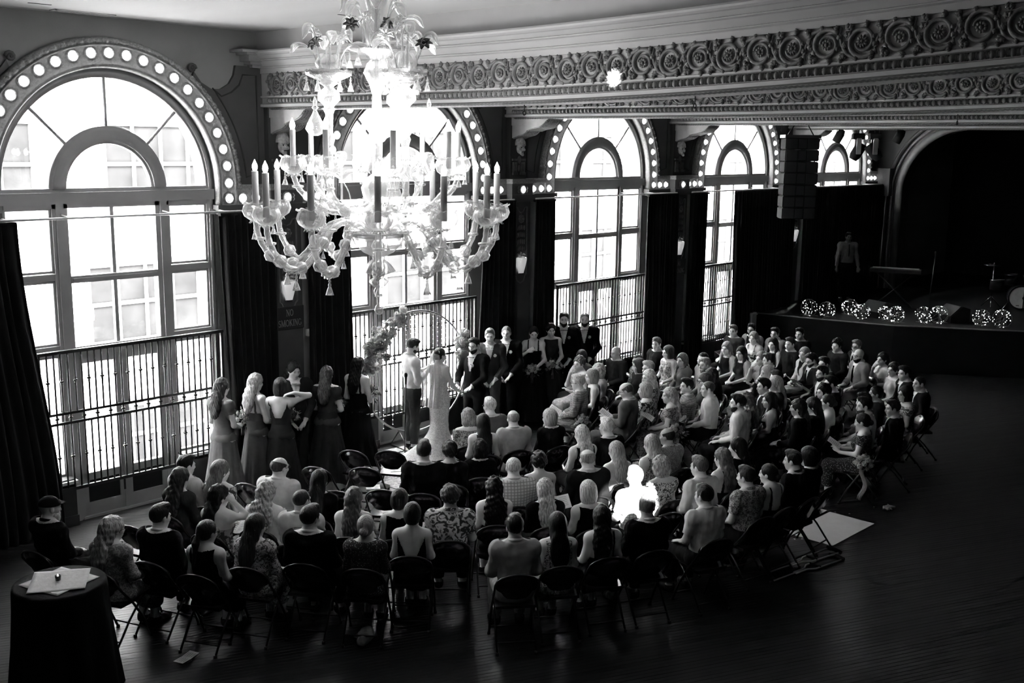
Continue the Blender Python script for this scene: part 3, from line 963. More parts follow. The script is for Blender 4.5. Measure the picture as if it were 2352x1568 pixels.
# ------------------------------------------------------------------ curtain rods and curtains
m_rod = mat('curtain_rod_metal', .62, .35, metal=.2)
for k, o in enumerate(('first', 'second', 'third', 'fourth', 'fifth')):
    t = thing('curtain_rod', 'thin pale curtain rod across the %s window from the left' % o, 'curtain rod', (k * BAY, -.375, 3.92), group='curtain rods')
    m = MB(); m.tube([(-2.22, 0, 0), (2.22, 0, 0)], .014, 8); m.build('rod', m_rod, t)
    for x in (-1.45, -.68, .68, 1.45):
        m = MB(); m.tube([(x, 0, 0), (x, .32, .03)], .009, 6); m.box(x - .035, x + .035, .30, .325, -.05, .02); m.build('bracket', m_rod, t)
m_curt = mat('black_velvet', .007, .9, var=.25, vscale=6, sheen=.08, spec=.1)
def curtain(x0, x1, b0, b1, label, y=-.375, seed=0, lit=None):
    """pleated cloth; x0..x1 at the rod, b0..b1 at the floor"""
    rr = random.Random(seed)
    n = max(40, int((x1 - x0) / .014)); nz = 16; V = []
    per = .105
    for j in range(nz + 1):
        f = j / nz
        s = f * f * (3 - 2 * f)
        for i in range(n + 1):
            u = i / n
            x = (x0 + (x1 - x0) * u) * (1 - s) + (b0 + (b1 - b0) * u) * s
            ph = u * (x1 - x0) / per * 2 * PI
            a = (.030 + .015 * f)
            V.append((x + .012 * math.sin(ph * .5 + 3 * f), y + a * math.sin(ph + .5 * math.sin(ph * .31 + seed)) + .02 * math.sin(ph * .17 + 2.5 * f + seed), 3.89 - 3.87 * f))
    F = []
    for j in range(nz):
        for i in range(n):
            F.append((j * (n + 1) + i, j * (n + 1) + i + 1, (j + 1) * (n + 1) + i + 1, (j + 1) * (n + 1) + i))
    m = MB(); m.add(V, F)
    t = thing('curtain', label, 'curtain', (0, 0, 0), group='pleated window curtains')
    o = m.build('drape', m_curt, t)
    md = o.modifiers.new('thickness', 'SOLIDIFY'); md.thickness = .012
    h = MB(); h.box(x0, x1, y - .035, y + .035, 3.865, 3.905); h.build('heading', m_curt, t)
curtain(-2.9, -1.37, -2.9, -1.0, 'long black velvet curtain sweeping down at the left picture edge', y=-.40, seed=1)
curtain(1.35, 2.24, 1.45, 2.24, 'black pleated curtain right of the first window, behind the bridesmaids', seed=2)
curtain(2.77, 3.57, 2.77, 3.62, 'black pleated curtain left of the second window behind the chandelier', seed=3)
curtain(6.42, 7.24, 6.3, 7.24, 'black pleated curtain right of the second window behind the groomsmen', seed=4)
curtain(7.76, 8.31, 7.76, 8.35, 'narrow black curtain left of the third window', seed=5)
curtain(11.2, 12.24, 11.25, 12.24, 'black pleated curtain right of the third window', seed=6)
curtain(12.76, 13.42, 12.76, 13.4, 'black pleated curtain left of the fourth window', seed=7)
curtain(14.55, 17.24, 14.65, 17.24, 'wide black curtain closing half of the fourth window', seed=8)
curtain(17.76, 22.3, 17.76, 22.3, 'black curtain drawn across the fifth window beside the stage', seed=9)

# ------------------------------------------------------------------ sconces and signs on the pilasters
m_shade = mat('frosted_sconce_glass', .75, .5, emit=.16, var=.03)
def sconce(x, label, p):
    t = thing('wall_sconce', label, 'sconce', (x, -.28, 2.60), group='pilaster sconces')
    V = []; n = 10; F = []
    prof = [(.055, 0), (.075, .07), (.10, .16), (.115, .235), (.118, .27), (.108, .285)]
    for r, z in prof:
        for i in range(n + 1):
            a = PI + PI * i / n
            V.append((r * math.cos(a), .9 * r * math.sin(a) - .01, z))
    for j in range(len(prof) - 1):
        for i in range(n): F.append((j * (n + 1) + i, j * (n + 1) + i + 1, (j + 1) * (n + 1) + i + 1, (j + 1) * (n + 1) + i))
    m = MB(); m.add(V, F); m.build('shade', m_shade, t)
    m = MB(); m.lathe([(.0, -.02), (.05, -.012), (.058, .006), (.0, .008)], 12, (0, -.03, 0)); m.build('foot', m_hook, t)
    m = MB(); m.box(-.06, .06, -.01, .01, -.01, .24); m.build('back_plate', m_hook, t)
    d = bpy.data.lights.new('sconce_lamp', 'POINT'); d.energy = p; d.shadow_soft_size = .03
    l = bpy.data.objects.new('sconce_lamp', d); COL.objects.link(l); l.parent = t; l.location = (0, -.045, .13)
for k, lab in enumerate(('lit frosted glass sconce above the NO SMOKING sign near the bridesmaids', 'lit frosted sconce on the pilaster between second and third windows', 'lit frosted sconce between third and fourth windows', 'dim frosted sconce beside the dark stage')):
    sconce(2.5 + k * BAY, lab, .8 if k < 3 else .4)

# serif letters drawn with thick and thin strokes, unit height
def arc_pts(cx, cz, rx, rz, a0, a1, n=14):
    return [(cx + rx * math.cos(math.radians(a0 + (a1 - a0) * i / n)), cz + rz * math.sin(math.radians(a0 + (a1 - a0) * i / n))) for i in range(n + 1)]
TH, TN = .15, .07
GLY = {
 'N': (.78, [([(.14, 0), (.14, 1)], TN), ([(.14, 1), (.64, 0)], TH), ([(.64, 0), (.64, 1)], TN)], [(.14, 0), (.64, 1), (.10, 1)]),
 'O': (.82, [(arc_pts(.41, .5, .31, .46, 0, 360, 28), .12)], []),
 'S': (.58, [(arc_pts(.28, .735, .19, .225, 30, 270, 14)[:-1] + arc_pts(.28, .27, .20, .235, 90, -150, 14), .12)], []),
 'M': (.98, [([(.14, 0), (.16, 1)], TN), ([(.16, 1), (.48, .05)], TH), ([(.48, .05), (.80, 1)], TN), ([(.80, 1), (.84, 0)], TH)], [(.14, 0), (.84, 0), (.12, 1), (.84, 1)]),
 'K': (.78, [([(.16, 0), (.16, 1)], TH), ([(.16, .42), (.60, 1)], TN), ([(.30, .58), (.66, 0)], TH)], [(.16, 0), (.16, 1), (.60, 1), (.66, 0)]),
 'I': (.36, [([(.18, 0), (.18, 1)], TH)], [(.18, 0), (.18, 1)]),
 'G': (.80, [(arc_pts(.42, .5, .31, .46, 40, 330, 24), .11), ([(.68, .42), (.68, .12)], TH)], [(.66, .42)]),
}
def letters(mb, txt, x, z, h, y):
    wid = sum(GLY[c][0] for c in txt) * h * .84
    x -= wid / 2
    for c in txt:
        w, strokes, serifs = GLY[c]
        for pts, th in strokes:
            for (a, b), (c2, d) in zip(pts[:-1], pts[1:]):
                dx, dz = c2 - a, d - b; l = math.hypot(dx, dz) + 1e-9
                nx, nz = -dz / l * th / 2, dx / l * th / 2
                ex, ez = dx / l * .012, dz / l * .012
                P = [(a + nx - ex, b + nz - ez), (a - nx - ex, b - nz - ez), (c2 - nx + ex, d - nz + ez), (c2 + nx + ex, d + nz + ez)]
                mb.prism([(x + p[0] * h * .84, z + p[1] * h) for p in P], y - .004, y)
        for a, b in serifs:
            zz = b - .0 if b == 0 else b - .05
            mb.prism([(x + (a - .13) * h * .84, z + zz * h), (x + (a + .13) * h * .84, z + zz * h), (x + (a + .13) * h * .84, z + (zz + .05) * h), (x + (a - .13) * h * .84, z + (zz + .05) * h)], y - .004, y)
        x += w * h * .84
m_sign = mat('dark_sign_board', .012, .5); m_let = mat('sign_lettering', .22, .6)
def sign(x, label, dx=0.0):
    t = thing('no_smoking_sign', label, 'sign', (x, -.285, 2.17), group='no smoking signs')
    m = MB(); m.bbox(-.25, .25, -.02, .0, 0, .34, .006); m.build('board', m_sign, t, smooth=False)
    m = MB(); letters(m, 'NO', dx, .20, .095, -.0215); letters(m, 'SMOKING', dx, .05, .095, -.0215); m.build('lettering', m_let, t, smooth=False)
sign(2.5, 'dark NO SMOKING sign on the pilaster behind the bridesmaids')
sign(12.5, 'dark NO SMOKING sign on the pilaster right of the third window')
m = MB(); m.box(2.78, 2.84, -.34, -.30, 2.04, 2.14); m.box(2.80, 2.83, -.35, -.33, 2.07, 2.11)
tag(m.build('wall_switch', mat('switch_plate', .5, .5), smooth=False), 'small pale switch box at the edge of the first NO SMOKING sign', 'switch')

# ------------------------------------------------------------------ line array speaker, moving lights
m_spk = mat('speaker_black', .010, .85, var=.2, spec=.12); m_grille = mat('speaker_grille', .016, .7, var=.4, vscale=200, spec=.2)
def line_array():
    c = Vector((12.9, -2.75, 0)); rz = math.atan2(-13.1 + 2.75, -6.6 - 12.9) + PI / 2 + .25
    t = thing('line_array_speaker', 'tall black line array speaker hanging in front of the fourth and fifth windows', 'speaker', c, rz)
    for i in range(7):
        z1 = 5.06 - i * .225
        b = MB(); b.bbox(-.33, .33, -.2, .2, z1 - .22, z1, .02)
        o = b.build('cabinet', m_spk, t, smooth=False)
        for s in (-1, 1):
            g = MB(); g.bbox(min(s * .10, s * .31), max(s * .10, s * .31), -.215, -.19, z1 - .21, z1 - .01, .006)
            g.build('grille', m_grille, o, smooth=False)
        h = MB(); h.box(-.075, .075, -.21, -.19, z1 - .20, z1 - .02); h.build('horn', mat('speaker_horn', .014, .5, spec=.2), o, smooth=False)
    m = MB(); m.box(-.35, .35, -.22, .22, 5.06, 5.12); m.build('fly_frame', m_hook, t, smooth=False)
    for x in (-.25, .25):
        m = MB(); m.tube([(x, 0, 5.12), (x * .4, 0, 5.36)], .012, 6); m.build('chain', m_hook, t)
line_array()
def moving_light(x, y, z, tilt, label):
    t = thing('moving_head_light', label, 'stage light', (x, y, z), .6, group='stage lights under the last beam')
    m = MB(); m.bbox(-.15, .15, -.13, .13, -.08, .06, .02); m.build('base', m_spk, t, smooth=False)
    m = MB()
    for s in (-1, 1): m.bbox(min(s * .13, s * .18), max(s * .13, s * .18), -.05, .05, -.42, -.05, .012)
    m.build('yoke', mat('moving_light_grey', .20, .4), t, smooth=False)
    m = MB(); m.lathe([(.0, -.2), (.09, -.2), (.125, -.1), (.13, .1), (.12, .2), (.0, .2)], 14)
    m.xf(Matrix.Translation((0, 0, -.36)) @ Matrix.Rotation(tilt, 4, 'X')); m.build('head', m_spk, t)
    m = MB(); m.tube([(0, 0, .05), (0, 0, .16)], .02, 6); m.build('clamp', m_hook, t)
moving_light(17.35, -1.85, 5.16, .5, 'black moving head stage light, left of the pair below the far beam')
moving_light(17.35, -2.25, 5.16, -.7, 'black moving head stage light, right of the pair below the far beam')
def par_can(x, y, z, label):
    t = thing('par_can', label, 'stage light', (x, y, z), 0, group='stage lights under the last beam')
    m = MB(); m.lathe([(.0, .16), (.07, .15), (.10, .05), (.10, -.15), (.085, -.15), (.085, 0), (0, 0)], 12); m.xf(Matrix.Rotation(.5, 4, 'X')); m.build('can', m_spk, t)
    m = MB(); m.tube([(-.11, 0, 0), (-.11, 0, .14), (.11, 0, .14), (.11, 0, 0)], .01, 6); m.build('yoke', m_spk, t)
par_can(17.4, -1.35, 5.16, 'small black stage light left of the moving head lights')
par_can(17.4, -2.8, 5.16, 'small black stage light at the right end below the far beam')

# ------------------------------------------------------------------ on the stage
def light_ball(x, y, r, label, seed):
    rr = random.Random(seed)
    t = thing('light_globe', label, 'light globe', (x, y, 1.03), rr.random(), group='fairy light globes along the stage edge')
    m = MB()
    for k in range(7):
        ax = Euler((rr.uniform(0, 3), rr.uniform(0, 3), 0)).to_matrix()
        m.tube([tuple(Vector((0, 0, r)) + ax @ Vector((r * math.cos(a), r * math.sin(a), 0))) for a in np.linspace(0, 2 * PI, 25)[:-1]], .004, 4, closed=True)
    m.build('wire_cage', mat('globe_wire', .12, .4, metal=.4), t)
    b = MB(); V = []
    for k in range(34):
        v = Vector((rr.gauss(0, 1), rr.gauss(0, 1), rr.gauss(0, 1))).normalized() * r * rr.uniform(.86, 1.02) + Vector((0, 0, r))
        s = rr.uniform(.008, .013)
        b.add([(v.x - s, v.y, v.z), (v.x + s, v.y, v.z), (v.x, v.y - s, v.z), (v.x, v.y + s, v.z), (v.x, v.y, v.z - s), (v.x, v.y, v.z + s)],
              [(0, 2, 5), (2, 1, 5), (1, 3, 5), (3, 0, 5), (2, 0, 4), (1, 2, 4), (3, 1, 4), (0, 3, 4)])
    tag(b.build('tiny_lights', glow('fairy_light_glow', 3.0), t, smooth=False), kind='stuff')
    f = MB()
    for k in range(3):
        a = k * 2.1 + rr.random(); f.tube([(0, 0, .03), (r * 1.05 * math.cos(a), r * 1.05 * math.sin(a), .012)], .01, 5)
    f.build('leg', mat('globe_wire', .12), t)
LB = [(16.15, -1.50, .20), (16.22, -1.92, .19), (17.0, -2.1, .19), (16.6, -2.60, .18), (16.9, -3.0, .16), (16.7, -3.34, .19), (17.1, -3.8, .19), (17.35, -4.05, .2), (17.7, -4.86, .19), (17.85, -5.25, .2)]
for i, (x, y, r) in enumerate(LB):
    light_ball(x, y, r, 'wire globe of tiny fairy lights on the stage edge, %s from the left' % ('first', 'second', 'third', 'fourth', 'fifth', 'sixth', 'seventh', 'eighth', 'ninth', 'tenth')[i], i)
def drum_kit():
    t = thing('drum_kit', 'drum kit with pale bass drum head at the right picture edge', 'drum kit', (21.0, -4.6, 1.03), math.radians(-65))
    m = MB(); m.lathe([(.28, -.2), (.285, -.18), (.285, .18), (.28, .2)], 30); m.xf(Matrix.Translation((0, 0, .32)) @ Matrix.Rotation(PI / 2, 4, 'X')); m.build('bass_drum_shell', m_spk, t)
    m = MB(); m.lathe([(.0, .205), (.262, .2)], 30); m.xf(Matrix.Translation((0, 0, .32)) @ Matrix.Rotation(PI / 2, 4, 'X')); h = m.build('drum_head', mat('drum_head', .62, .6), t)
    m = MB(); m.lathe([(.265, .19), (.295, .19), (.295, .225), (.265, .225)], 30); m.xf(Matrix.Translation((0, 0, .32)) @ Matrix.Rotation(PI / 2, 4, 'X')); m.build('hoop', m_spk, t)
    m = MB(); m.tube([(.08, -.212, .33 + .04 * math.sin(0)), (.08, -.212, .33)], .03, 8); m.ball((.07, -.21, .31), .045, 12, 6, (1, .1, 1)); m.box(.05, .075, -.222, -.205, .06, .60); m.box(-.10, -.03, -.212, -.203, .115, .13); m.build('head_marking', m_black, h, smooth=False)
    for x, y, z, r in ((-.22, .1, .72, .15), (.2, .1, .72, .16), (.55, .25, .38, .2), (-.5, .3, .55, .17)):
        m = MB(); m.lathe([(0, .12), (r, .12), (r, -.12), (0, -.12)], 20, (x, y, z)); m.build('tom_drum', m_spk, t)
        m = MB(); m.lathe([(r, .11), (r + .012, .115), (r + .012, .13), (r, .13)], 20, (x, y, z)); m.build('rim', mat('chrome', .55, .15, metal=1.0), t)
    for x, y, z, r in ((-.62, .2, 1.05, .24), (.7, .3, 1.12, .26)):
        m = MB(); m.lathe([(.0, .03), (.05, .02), (r, 0), (r, -.004), (0, .02)], 22, (x, y, z)); m.build('cymbal', mat('brass_cymbal', .35, .25, metal=1.0), t)
        m = MB(); m.tube([(x, y, 0), (x, y, z + .06)], .012, 6)
        for k in range(3): m.tube([(x, y, .28), (x + .25 * math.cos(k * 2.1 + 2.5), y + .25 * math.sin(k * 2.1 + 2.5), 0)], .01, 5)
        m.build('cymbal_stand', mat('chrome', .55), t)
    for s in (-1, 1):
        m = MB(); m.tube([(s * .27, -.15, .2), (s * .42, -.28, 0)], .012, 6); m.build('spur', mat('chrome', .55), t)
drum_kit()
def keyboard():
    t = thing('keyboard_on_stand', 'dark keyboard on a stand in front of the stage musician', 'keyboard', (19.3, -2.15, 1.03), math.radians(-70))
    m = MB(); m.bbox(-.6, .6, -.16, .16, .82, .92, .01); m.build('body', m_spk, t, smooth=False)
    m = MB(); m.box(-.55, .55, .0, .15, .92, .935); m.build('keys', mat('keyboard_keys', .25, .4), t, smooth=False)
    for s in (-1, 1):
        m = MB(); m.tube([(s * .45, -.2, 0), (-s * .45, .05, .82)], .018, 6); m.build('stand_leg', m_hook, t)
keyboard()
def monitor_wedge(x, y, rz, lab):
    t = thing('stage_monitor', lab, 'speaker', (x, y, 1.03), rz, group='stage monitors')
    m = MB(); m.prism([(-.25, 0), (.25, 0), (.25, .12), (-.05, .36), (-.25, .3)], -.3, .3, 'x'); m.build('cabinet', m_spk, t, smooth=False)
    m = MB(); m.prism([(.24, .135), (-.03, .352), (-.025, .362), (.25, .145)], -.27, .27, 'x'); m.build('grille', m_grille, t, smooth=False)
monitor_wedge(17.3, -2.6, 1.2, 'black stage monitor behind the second pair of light globes')
monitor_wedge(18.0, -4.1, 1.0, 'black stage monitor left of the drum kit')
def mic(x, y, z, h, label, lean=0.0, boom=None):
    t = thing('microphone_stand', label, 'microphone stand', (x, y, z), group=None)
    m = MB(); m.tube([(0, 0, .02), (lean, 0, h)], .011, 7); m.build('pole', m_iron, t)
    m = MB()
    for k in range(3): m.tube([(0, 0, .10), (.24 * math.cos(k * 2.09), .24 * math.sin(k * 2.09), .012)], .010, 6)
    m.build('tripod_base', m_iron, t)
    m = MB(); m.lathe([(.0, -.07), (.014, -.06), (.018, .06), (.026, .07), (.028, .10), (.018, .125), (0, .13)], 10, (lean, 0, h)); m.build('microphone', mat('mic_black', .02, .4), t)
mic(18.6, -3.3, 1.03, 1.35, 'dim microphone stand in the middle of the stage', .2)

# ------------------------------------------------------------------ added spots for two hot patches, on a guest and the beam; source unseen
def added_spot(loc, target, watts, size, lab):
    t = thing('added_spotlight', lab, 'stage light', loc)
    d = (Vector(target) - Vector(loc)).normalized(); q = d.to_track_quat('-Z', 'Y').to_matrix().to_4x4()
    m = MB(); m.lathe([(.0, .22), (.07, .2), (.09, .05), (.09, -.03), (.075, -.03), (.075, .05), (0, .05)], 14); m.xf(q); m.build('can', m_spk, t)
    l = bpy.data.lights.new('spot_lamp', 'SPOT'); l.energy = watts; l.spot_size = size; l.spot_blend = .25; l.shadow_soft_size = .02
    o = bpy.data.objects.new('spot_lamp', l); COL.objects.link(o); o.parent = t; o.matrix_local = q @ Matrix.Translation((0, 0, -.04))
# ------------------------------------------------------------------ the blown glass chandelier
def chandelier():
    G = crystal('blown_glass', .30, .9); G2 = crystal('smoky_blown_glass', .5, .30); GB = crystal('ribbed_bowl_glass', .20, .95)
    mc = mat('candle_sleeve', .62, .6, var=.05); mf = glow('flame_bulb_glow', 16.0); md = mat('dark_glass_flower', .04, .3)
    t = thing('chandelier', 'large blown glass chandelier with two tiers of candle bulbs', 'chandelier', (0, -5.27, 0), math.radians(-130.14))
    m = MB(); m.lathe([(.0, 3.235), (.03, 3.245), (.045, 3.28), (.035, 3.32), (.015, 3.34), (.02, 3.40), (.045, 3.44), (.05, 3.47), (.035, 3.50), (.03, 3.53)], 14); m.build('finial', G, t)
    m = MB(); m.lathe([(.03, 3.50), (.06, 3.52), (.085, 3.56), (.07, 3.58), (.04, 3.60), (.05, 3.62), (.10, 3.635), (.15, 3.66), (.11, 3.72), (.06, 3.77)], 24, flute=8, amp=.10); m.build('ruffle', G, t)
    m = MB(); m.lathe([(.05, 3.74), (.06, 3.80), (.14, 3.84), (.22, 3.92), (.26, 4.02), (.25, 4.03), (.2, 3.95)], 32, flute=16, amp=.03); m.build('bowl', GB, t)
    m = MB(); m.lathe([(.23, 3.985), (.285, 4.0), (.285, 4.045), (.23, 4.05)], 28); m.build('bowl_rim', G2, t)
    m = MB(); m.lathe([(.0, 3.98), (.07, 4.02), (.12, 4.10), (.10, 4.18), (.05, 4.22), (.06, 4.28), (.13, 4.36), (.15, 4.45), (.10, 4.54), (.05, 4.58), (.045, 4.7)], 28, flute=12, amp=.05); m.build('stem_globe', G, t)
    m = MB(); m.lathe([(.045, 4.68), (.05, 4.9), (.09, 5.0), (.05, 5.1), (.04, 5.3), (.07, 5.4), (.12, 5.5), (.09, 5.58), (.05, 5.62), (.06, 5.72), (.10, 5.82), (.11, 5.92), (.06, 5.98), (.075, 6.05), (.12, 6.2), (.14, CEIL)], 24, flute=10, amp=.06); m.build('stem', G, t)
    m = MB(); m.tube([(0, 0, 3.6), (0, 0, CEIL)], .018, 8); m.build('rod', G2, t)
    # shared shapes
    def arm_mesh(pts, r0):
        P = np.array(pts); k = np.linspace(0, len(P) - 1, 30); a = np.arange(len(P))
        Q = np.c_[np.interp(k, a, P[:, 0]), np.zeros(30), np.interp(k, a, P[:, 1])]
        for _ in range(3): Q[1:-1] = (Q[:-2] + 2 * Q[1:-1] + Q[2:]) / 4
        m = MB(); m.tube(Q, [r0 * (1 + .18 * (i % 2)) for i in range(30)], 9)
        for f in (.30, .62, .85):
            c = Q[int(f * 29)]; m.lathe([(r0, -.012), (r0 * 1.9, -.004), (r0 * 2.0, .012), (r0, .02)], 12, tuple(c), flute=6, amp=.15)
        return m, Q
    LOW = [(.12, 4.02), (.28, 4.15), (.46, 4.12), (.62, 3.90), (.78, 3.72), (.94, 3.73), (1.07, 3.88), (1.125, 4.02), (1.13, 4.12)]
    UP = [(.08, 4.30), (.25, 4.22), (.45, 4.22), (.62, 4.32), (.74, 4.44), (.78, 4.56)]
    a1, Q1 = arm_mesh(LOW, .026); a2, Q2 = arm_mesh(UP, .024)
    for q, c in ((Q1, .55), (Q1, .70), (Q1, .35)):
        p = q[int(c * 29)]; a1.lathe([(.0, -.06), (.045, -.045), (.062, 0), (.045, .045), (0, .06)], 16, tuple(p), flute=10, amp=.06)
    a2.lathe([(.0, -.055), (.045, -.04), (.06, 0), (.04, .04), (0, .055)], 16, tuple(Q2[14]), flute=10, amp=.06)
    # frilled crest under each lower arm
    a1.tube([(x, .012 * (-1) ** i, np.interp(x, Q1[:, 0], Q1[:, 2]) - .035 - .014 * (i % 2)) for i, x in enumerate(np.linspace(.5, 1.05, 26))], .010, 5)
    ARM = [a1.mesh('arm'), a2.mesh('arm')]
    def bob():
        m = MB(); m.lathe([(.02, -.10), (.05, -.09), (.105, -.05), (.125, 0.0), (.112, .045), (.10, .06), (.128, .078)], 40, flute=12, amp=.045, wave=(9, .008)); return m.mesh('bobeche')
    BOB = bob()
    def cup():
        m = MB()
        for k in range(9):
            a = k * 2 * PI / 9
            m.tube([(.02 * math.cos(a), .02 * math.sin(a), 0), (.05 * math.cos(a), .05 * math.sin(a), .01), (.068 * math.cos(a), .068 * math.sin(a), -.012)], [.008, .017, .005], 6, squash=.5)
        return m.mesh('leaf_cup')
    CUP = cup()
    m = MB(); m.lathe([(.0, 0), (.030, 0), (.030, .385), (.026, .39), (.0, .39)], 14); CAN = m.mesh('candle')
    m = MB(); m.lathe([(.010, 0), (.02, .012), (.026, .035), (.022, .06), (.010, .085), (.002, .105)], 10); FL = m.mesh('flame_bulb')
    m = MB(); m.lathe([(.0, 0), (.006, -.01), (.006, -.03), (.012, -.045), (.005, -.055), (.014, -.075), (.010, -.09), (.016, -.10), (.026, -.13), (.034, -.16), (.036, -.165), (.02, -.14)], 14, flute=7, amp=.06); PEN = m.mesh('pendant')
    def leaf(h, r, seed):
        """tall curling glass leaf with a curled-over frilled tip"""
        m = MB(); P = []; R = []
        for i in range(16):
            f = i / 15; a = f * 3.7
            P.append((r * (1 - math.cos(min(a, PI))) * .5 + (.0 if a < PI else .05 * (a - PI)), 0, h * math.sin(min(a, PI * .62) / (PI * .62) * PI / 2) - (h * .32 * max(0, f - .62) / .38)))
            R.append(.010 + .045 * math.sin(PI * max(0, (f - .35)) / .65) * (f > .35))
        m.tube(P, R, 8, squash=.45); return m.mesh('leaf')
    LEAF = [leaf(.34, .20, 1), leaf(.26, .26, 2), leaf(.42, .16, 3)]
    def flower():
        m = MB()
        for k in range(7):
            a = k * 2 * PI / 7
            m.tube([(.012 * math.cos(a), .012 * math.sin(a), 0), (.036 * math.cos(a), .036 * math.sin(a), .015), (.062 * math.cos(a), .062 * math.sin(a), .002)], [.006, .019, .006], 6, squash=.4)
        m.ball((0, 0, .012), .015, 7, 5); return m.mesh('flower')
    FLW = flower()
    def at(par, me, mt, nm, loc, rz=0.0, rx=0.0, ry=0.0, s=1.0):
        o = obj(nm, me, mt, par, loc); o.rotation_euler = (rx, ry, rz)
        if s != 1.0: o.scale = (s, s, s)
        return o
    for tier, (n, R, zb, off) in enumerate(((12, 1.13, 4.225, 0.0), (8, .78, 4.665, math.radians(10)))):
        for k in range(n):
            a = off + k * 2 * PI / n
            A = at(t, ARM[tier], G, 'arm', (0, 0, 0), a)
            at(A, BOB, GB, 'bobeche', (R, 0, zb), k * .4, s=1.0 if tier == 0 else .98); at(A, CUP, G, 'leaf_cup', (R, 0, zb - .10))
            at(A, CAN, mc, 'candle', (R, 0, zb - .02), s=1.0 if tier == 0 else .85); at(A, FL, mf, 'flame_bulb', (R, 0, zb - .02 + (.39 if tier == 0 else .33)))
            if tier == 0:
                at(A, PEN, G, 'pendant', (.86, 0, 3.70)); at(A, PEN, G, 'pendant', (1.14, .07, 4.10), s=.8); at(A, PEN, G, 'pendant', (.62, 0, 3.86), s=.7)
                if k % 2: at(A, FLW, G, 'flower', (.55, .05, 4.12), k, .9)
                at(A, LEAF[1], G, 'leaf', (.30, .04, 4.10), .6 * (-1) ** k, s=.8)
            else:
                at(A, PEN, G, 'pendant', (.86, .05, 4.60), s=.75); at(A, PEN, G, 'pendant', (.5, 0, 4.2), s=.8)
                at(A, LEAF[k % 3], G, 'leaf', (.42, 0, 4.30), (-1) ** k * .9, s=1.1)
                at(A, FLW, G, 'flower', (.40, .10, 4.60 + .05 * (k % 3)), k, 1.2, s=1.1)
    # glass lids between the tiers
    m = MB(); m.lathe([(.02, -.06), (.06, -.04), (.085, 0), (.07, .05), (.03, .13), (.012, .17), (.03, .19), (.012, .21), (.02, .24), (.0, .30)], 18, flute=9, amp=.06); LID = m.mesh('glass_lid')
    for a, r, z in ((-1.1, .62, 4.98), (1.15, .52, 4.98), (.05, .1, 4.92), (2.6, .5, 4.98)):
        at(t, LID, G, 'glass_lid', (r * math.cos(a), r * math.sin(a), z))
    # three columns carrying the upper baskets
    def column(a, r):
        c = thing('column'); c.parent = t; c.location = (r * math.cos(a), r * math.sin(a), 0); c.rotation_euler = (0, 0, a)
        m = MB(); m.lathe([(.02, 4.32), (.05, 4.36), (.03, 4.42), (.035, 4.55), (.055, 4.60), (.03, 4.66), (.035, 4.85), (.05, 4.9), (.03, 4.95), (.035, 5.12), (.05, 5.16), (.07, 5.165), (.04, 5.18), (.05, 5.20), (.10, 5.25), (.095, 5.31), (.04, 5.36), (.05, 5.375), (.09, 5.40), (.06, 5.42)], 18, flute=8, amp=.05); m.build('shaft', G, c)
        m = MB(); m.lathe([(.05, 5.40), (.12, 5.43), (.20, 5.47), (.205, 5.51), (.19, 5.515), (.1, 5.46)], 30, flute=10, amp=.05, wave=(10, .006)); m.build('basket', G2, c)
        m = MB(); m.lathe([(.02, 5.46), (.09, 5.50), (.115, 5.58), (.07, 5.66)], 20, flute=9, amp=.06); m.build('cup', G, c)
        for k in range(6):
            b = k * 2 * PI / 6 + a
            at(c, LEAF[k % 3], G, 'leaf', (.10 * math.cos(b), .10 * math.sin(b), 5.50), b, s=.95)
            at(c, PEN, G, 'pendant', (.2 * math.cos(b + .4), .2 * math.sin(b + .4), 5.46), s=.8)
        for k in range(4):
            b = k * 2 * PI / 4 + .8; at(c, FLW, md if k == 0 else G, 'flower', (.17 * math.cos(b), .17 * math.sin(b), 5.74 + .04 * k), b, .8, s=1.3)
            s = MB(); s.tube([(.08 * math.cos(b), .08 * math.sin(b), 5.52), (.17 * math.cos(b), .17 * math.sin(b), 5.74 + .04 * k)], .006, 5); s.build('flower_stem', G, c)
    for k in range(3): column(math.radians(-85 + 120 * k), .44)
    # crown below the ceiling
    m = MB(); m.lathe([(.05, 5.62), (.14, 5.66), (.26, 5.70), (.27, 5.735), (.2, 5.74)], 30, flute=10, amp=.05, wave=(10, .006)); m.build('crown_basket', G2, t)
    for k in range(8):
        b = k * 2 * PI / 8
        at(t, LEAF[(k + 2) % 3], G, 'leaf', (.12 * math.cos(b), .12 * math.sin(b), 5.72), b, s=1.1)
        at(t, FLW, G if k % 3 else md, 'flower', (.24 * math.cos(b + .35), .24 * math.sin(b + .35), 5.92 + .05 * (k % 2)), b, .9, s=1.2)
        at(t, PEN, G, 'pendant', (.3 * math.cos(b + .2), .3 * math.sin(b + .2), 5.70), s=.9)
    d = bpy.data.lights.new('chandelier_lamp', 'POINT'); d.energy = 90; d.shadow_soft_size = .5
    l = bpy.data.objects.new('chandelier_lamp', d); COL.objects.link(l); l.parent = t; l.location = (0, 0, 5.1)
chandelier()
